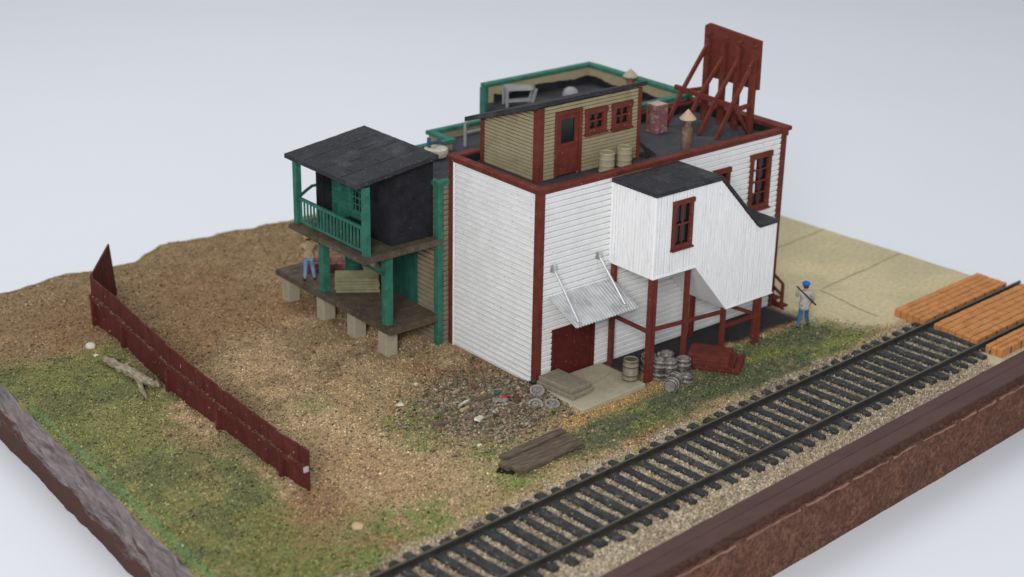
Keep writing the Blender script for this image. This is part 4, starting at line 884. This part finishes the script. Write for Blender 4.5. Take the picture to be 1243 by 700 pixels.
DUST = pmat('dusty_grey_metal', (.27, .255, .23), .6, .35, 6, .3, 14, metal=.25, dirt=(.11, .08, .055), dirt_s=6)
for x, y, z, lab, rx, ry in ((-.55, -.72, .30, 'upper grey wheel hub lying against the red corner', .3, -.25), (-.62, -1.55, .18, 'rusty grey wheel hub nearest the stone steps', .2, -.1), (-1.15, -1.35, .22, 'half buried grey wheel hub left of the other hubs', .35, -.3)):
    o = put('wheel_hub', tyre(.21, .045), DUST, lab, 'wheel hub', x, y, z, 'wheel hubs on the rubble heap'); o.rotation_euler = (rx, ry, 0)
def slat(L_, w, h, seed):
    rs = random.Random(seed); mb = MB(); vs = []
    for i in range(7):
        s = -L_ / 2 + L_ * i / 6
        for q, zz in ((-w / 2, 0), (-w / 2, h), (w / 2, h), (w / 2, 0)): vs.append((s + rs.uniform(-.04, .04) * (i in (0, 6)), q + rs.uniform(-.015, .015), zz + rs.uniform(-.01, .01)))
    return mb.add(vs, [(i * 4 + q, i * 4 + (q + 1) % 4, i * 4 + 4 + (q + 1) % 4, i * 4 + 4 + q) for i in range(6) for q in range(4)] + [(0, 1, 2, 3), (27, 26, 25, 24)])
SCRAP = [(-1.95, 1.75, .85, .14, .9, WOOD, 'long grey wood scrap at the top of the rubble heap', 'wood scrap'), (-2.15, .0, .7, .16, -.6, WOOD, 'broken brown board in the middle of the rubble', 'wood scrap'), (-2.75, .25, .55, .06, .25, PALE, 'thin white splinter on the rubble', 'wood scrap'),
         (-3.0, -.1, .4, .10, .3, pmat('tan_splinter', (.42, .30, .17), .8, .2), 'curved tan splinter left of the rubble', 'wood scrap'), (-3.05, -.9, .45, .20, .5, PALE, 'white torn scrap at the lower edge of the rubble', 'scrap'), (-4.15, -.35, .5, .16, -.7, WOOD, 'dark bark scrap left of the plank pile', 'wood scrap'),
         (-1.75, 1.0, .35, .16, 1.1, RUST, 'rusty orange scrap at the upper rubble', 'metal scrap'), (-1.65, -.05, .22, .16, .5, pmat('green_scrap', (.04, .10, .075), .7, .2), 'dark green scrap on the rubble', 'scrap'), (-1.75, -.5, .15, .12, .2, pmat('bright_red_scrap', (.45, .03, .03), .6, .2), 'bright red scrap on the rubble', 'scrap'),
         (-1.45, -.75, .5, .18, .9, pmat('maroon_scrap', (.10, .05, .05), .8, .2), 'maroon crushed can on the rubble', 'scrap'), (-1.95, -.55, .45, .22, -.4, DUST, 'grey crumpled sheet beside the red scrap', 'metal scrap'), (-1.95, .35, .12, .07, .4, pmat('yellow_scrap', (.5, .38, .08), .7, .2), 'small yellow scrap on the rubble', 'scrap'), (-2.45, 1.1, .3, .14, .3, pmat('peach_scrap', (.36, .24, .15), .8, .2), 'peach coloured scrap behind the white splinter', 'scrap')]
for i, (x, y, L_, w, a, m, lab, cat) in enumerate(SCRAP):
    o = put('scrap' if cat == 'scrap' else cat.replace(' ', '_'), slat(L_, w, .07, i), m, lab, cat, x, y, z_at(x, y) + .04, None, False); o.rotation_euler = (random.uniform(-.2, .2), random.uniform(-.2, .2), a)
def weed(n, h, s):
    rs = random.Random(s); mb = MB()
    for k in range(n):
        a = rs.uniform(0, 6.28); l = h * rs.uniform(.5, 1); sp = rs.uniform(.2, .9); d = Vector((math.cos(a), math.sin(a), 0)); e = Vector((-d.y, d.x, 0)) * l * .13
        p0 = d * .02; p1 = d * l * sp * .5 + Z * l * .6; p2 = d * l * sp + Z * l * .85
        mb.add([p0 - e * .5, p0 + e * .5, p1 + e, p1 - e, p2], [(0, 1, 2, 3), (3, 2, 4)])
    return mb
LEAF = pmat('weed_leaf', (.10, .17, .035), .6, .3, 5, .2, 20); LEAFD = pmat('dark_weed_leaf', (.035, .075, .04), .7, .3, 5, .2, 20)
put('weed', weed(36, .24, 1), LEAF, 'bright green weed tuft below the wheel hubs', 'weed', -1.0, -2.05)
put('weed', weed(40, .22, 2), LEAFD, 'dark green weed tuft at the foot of the red corner', 'weed', -.22, -.12)
put('weed', weed(24, .20, 3), LEAF, 'green weed tuft beside the dark bark scrap', 'weed', -4.0, .05)
put('weed', weed(24, .20, 4), LEAF, 'green weed tuft at the base of the end wall near the porch', 'weed', -.3, 2.9)

# ------------------------------------------------------------------ people
def skin_obj(name, verts, edges, rad, mat, parent, loc, rotz, root=0, sub=2):
    me = bpy.data.meshes.new(name); me.from_pydata([Vector(v) for v in verts], edges, []); o = link(name, me, parent)
    if parent is None: o.location = loc; o.rotation_euler = (0, 0, rotz); WP[o.name] = Vector(loc)
    sk = o.modifiers.new('skin', 'SKIN'); sk.use_smooth_shade = True; sk.branch_smoothing = .6
    lay = me.skin_vertices[0].data
    for i, r in enumerate(rad): lay[i].radius = (r if isinstance(r, tuple) else (r, r)); lay[i].use_root = (i == root)
    s = o.modifiers.new('sub', 'SUBSURF'); s.levels = sub; s.render_levels = sub; me.materials.append(mat); return o
def chain(V, E, Rr, start, pts):
    prev = start
    for p, r in pts: V.append(p); Rr.append(r); n = len(V) - 1; E.append((prev, n)); prev = n
    return prev
def person(label, loc, rotz, P, coat, trouser, hatm, hat, bend=0):
    """P: joint table (local, facing +y): elbowL, wristL, handL dir, ... ; body is one continuous skin"""
    V = [(0, 0, .92)]; E = []; Rr = [(.15, .11)]
    hd = P.get('lean', Vector((0, .02, 0)))
    chest = Vector((0, 0, 1.28)) + hd; neck = Vector((0, 0, 1.47)) + hd * 1.3; head = Vector((0, .02, 1.60)) + hd * 1.5
    c = chain(V, E, Rr, 0, [(tuple(Vector((0, 0, 1.08)) + hd * .5), (.135, .10)), (tuple(chest), (.165, .115))])
    nk = chain(V, E, Rr, c, [(tuple(neck), .055), (tuple(head - Vector((0, .0, .06))), .07), (tuple(head), .098), (tuple(head + Vector((0, -.005, .08))), .085)])
    hc = nk - 1
    chain(V, E, Rr, hc, [(tuple(head + Vector((0, .105, -.02))), .018), (tuple(head + Vector((0, .125, -.035))), .012)])
    for s in (-1, 1): chain(V, E, Rr, hc, [(tuple(head + Vector((s * .10, -.01, -.01))), .02), (tuple(head + Vector((s * .112, -.02, .005))), .012)])
    arms = {}
    for s, k in ((-1, 'L'), (1, 'R')):
        sh_ = chest + Vector((s * .19, 0, .10)); el, wr, hn = P['elbow' + k], P['wrist' + k], P['hand' + k]
        w = chain(V, E, Rr, c, [(tuple(sh_), .062), (tuple(sh_.lerp(el, .5)), .052), (tuple(el), .045), (tuple(el.lerp(wr, .5)), .042), (tuple(wr), .029)])
        hd_ = Vector(hn).normalized(); side = hd_.cross(Vector((0, 1, .3))).normalized() if abs(hd_.y) < .9 else hd_.cross(Z).normalized(); nrm = side.cross(hd_)
        pm = chain(V, E, Rr, w, [(tuple(wr + hd_ * .05), (.04, .022)), (tuple(wr + hd_ * .09), (.042, .02))])
        for q in range(4):
            b = wr + hd_ * .095 + side * (-.033 + .022 * q); l = (.06, .075, .07, .055)[q]
            chain(V, E, Rr, pm, [(tuple(b), .0095), (tuple(b + hd_ * l * .55 + nrm * .012), .009), (tuple(b + hd_ * l * .75 + nrm * .035), .0075)])
        tb = wr + hd_ * .05 + side * -.045; chain(V, E, Rr, pm - 1, [(tuple(tb), .011), (tuple(tb + (hd_ * .6 - side * .5).normalized() * .04 + nrm * .02), .0095)])
        arms[k] = (sh_, el, wr)
    legs = {}
    for s, k in ((-1, 'L'), (1, 'R')):
        hp = Vector((s * .09, 0, .86)); kn, an, to = P['knee' + k], P['ankle' + k], P['toe' + k]
        chain(V, E, Rr, 0, [(tuple(hp), .085), (tuple(hp.lerp(kn, .5)), .075), (tuple(kn), .056), (tuple(kn.lerp(an, .4)), .052), (tuple(an), .036), (tuple(an.lerp(to, .6) + Vector((0, 0, -.02))), .035), (tuple(to), .028)])
        legs[k] = (hp, kn, an, to)
    body = skin_obj('person', V, E, Rr, SKIN, None, loc, rotz); tag(body, label, 'person')
    def cloth(name, mat, segs, root):      # segs: list of chains [(pt, r), ...] joined at the first vertex of segs[0]
        v, e, r = [tuple(root[0])], [], [root[1]]
        for sg in segs: chain(v, e, r, 0, [(tuple(p), q) for p, q in sg])
        o = skin_obj(name, v, e, r, mat, body, None, 0); return o
    ch = chest
    segs = [[(Vector((0, 0, 1.08)) + hd * .5, (.185, .15)), (Vector((0, 0, .93)), (.225, .185)), (Vector((0, 0, P.get('hem', .80))), (.24, .20))], [(neck - Vector((0, 0, .06)), .12), (neck, .085)]]
    for k in 'LR':
        a, b, w = arms[k]; segs.append([(a, .115), (a.lerp(b, .5), .088), (b, .078), (b.lerp(w, .5), .07), (b.lerp(w, .95), .056)])
    cloth('coat', coat, segs, (ch, (.215, .165)))
    segs = []
    for k in 'LR':
        h_, kn, an, to = legs[k]; segs.append([(h_, .098), (h_.lerp(kn, .5), .094), (kn, .078), (kn.lerp(an, .5), .072), (kn.lerp(an, .95), .062)])
    cloth('trousers', trouser, segs, (Vector((0, 0, .90)), (.14, .115)))
    for k in 'LR':
        h_, kn, an, to = legs[k]; v = [tuple(an + Vector((0, -.03, -.01))), tuple(an.lerp(to, .5) + Vector((0, 0, -.03))), tuple(to)]
        skin_obj('shoe', v, [(0, 1), (1, 2)], [.055, .05, .042], BLACK, body, None, 0)
    mb = MB()
    if hat == 'cap':
        mb.lathe(head + Vector((0, -.02, .03)), [(.115, 0), (.14, .03), (.145, .07), (.12, .12), (.06, .15), (.01, .155)], 18); mb.obox(head + Vector((0, .13, .045)), (.08, 0, 0), (0, .05, -.01), (0, 0, .01))
    else:
        mb.lathe(head + Vector((0, -.01, .04)), [(.17, 0), (.17, .015), (.115, .03), (.11, .09), (.07, .13), (.01, .14)], 18)
    m = bpy.data.meshes.new('hat'); m.from_pydata(mb.v, [], mb.f); m.update()
    for p in m.polygons: p.use_smooth = True
    m.materials.append(hatm); link('hat', m, body)
    mb = MB().lathe(head + Vector((0, -.035, -.05)), [(.04, -.03), (.088, -.01), (.1, .05), (.095, .1)], 14); m = bpy.data.meshes.new('hair'); m.from_pydata(mb.v, [], mb.f); m.update(); m.materials.append(HAIR); link('hair', m, body)
    return body
v3 = lambda *a: Vector(a)
RZ = .869 - math.pi / 2
p2 = person('person in pale grey coat and blue cap walking with a dark stick over the shoulder', (10.74, -2.12, z_at(10.74, -2.12)), RZ + .1,
    dict(elbowL=v3(-.32, .02, 1.24), wristL=v3(-.31, -.10, 1.50), handL=(.1, .1, .9), elbowR=v3(.30, .03, 1.14), wristR=v3(.30, .18, .95), handR=(0, .3, -.8), kneeL=v3(-.13, .05, .48), ankleL=v3(-.19, -.04, .08), toeL=v3(-.21, .12, .03), kneeR=v3(.14, .16, .49), ankleR=v3(.23, .24, .09), toeR=v3(.27, .39, .035), hem=.66, lean=v3(0, .02, 0)), COATG, JEAN, BLUE, 'cap')
WPm = Matrix.Rotation(RZ + .1, 3, 'Z'); base_p = Vector((10.74, -2.12, z_at(10.74, -2.12)))
a = base_p + WPm @ Vector((-.345, -.10, 1.62)); b = base_p + WPm @ Vector((.30, -.34, 1.02))
single('carried_stick', MB().tube([a + (a - b) * .05, a, b], [.022, .024, .032], 8), pmat('dark_stick', (.02, .016, .013), .6, .2), 'dark stick held over the shoulder of the walking person', 'stick', tuple(b))
p1 = person('person in tan brown jacket, yellow hat and pale jeans standing on the porch floor', (-2.24, 9.86, 1.16), RZ + .25,
    dict(elbowL=v3(-.27, .10, 1.18), wristL=v3(-.14, .30, 1.14), handL=(.5, .6, .0), elbowR=v3(.27, .10, 1.18), wristR=v3(.14, .30, 1.12), handR=(-.5, .6, .0), kneeL=v3(-.12, .03, .48), ankleL=v3(-.16, -.03, .08), toeL=v3(-.18, .13, .03), kneeR=v3(.12, .05, .48), ankleR=v3(.17, 0, .08), toeR=v3(.20, .16, .03), hem=.86), COATB, JEAN2, YEL, 'hat')
p1.scale = (1.06, 1.06, 1.0)
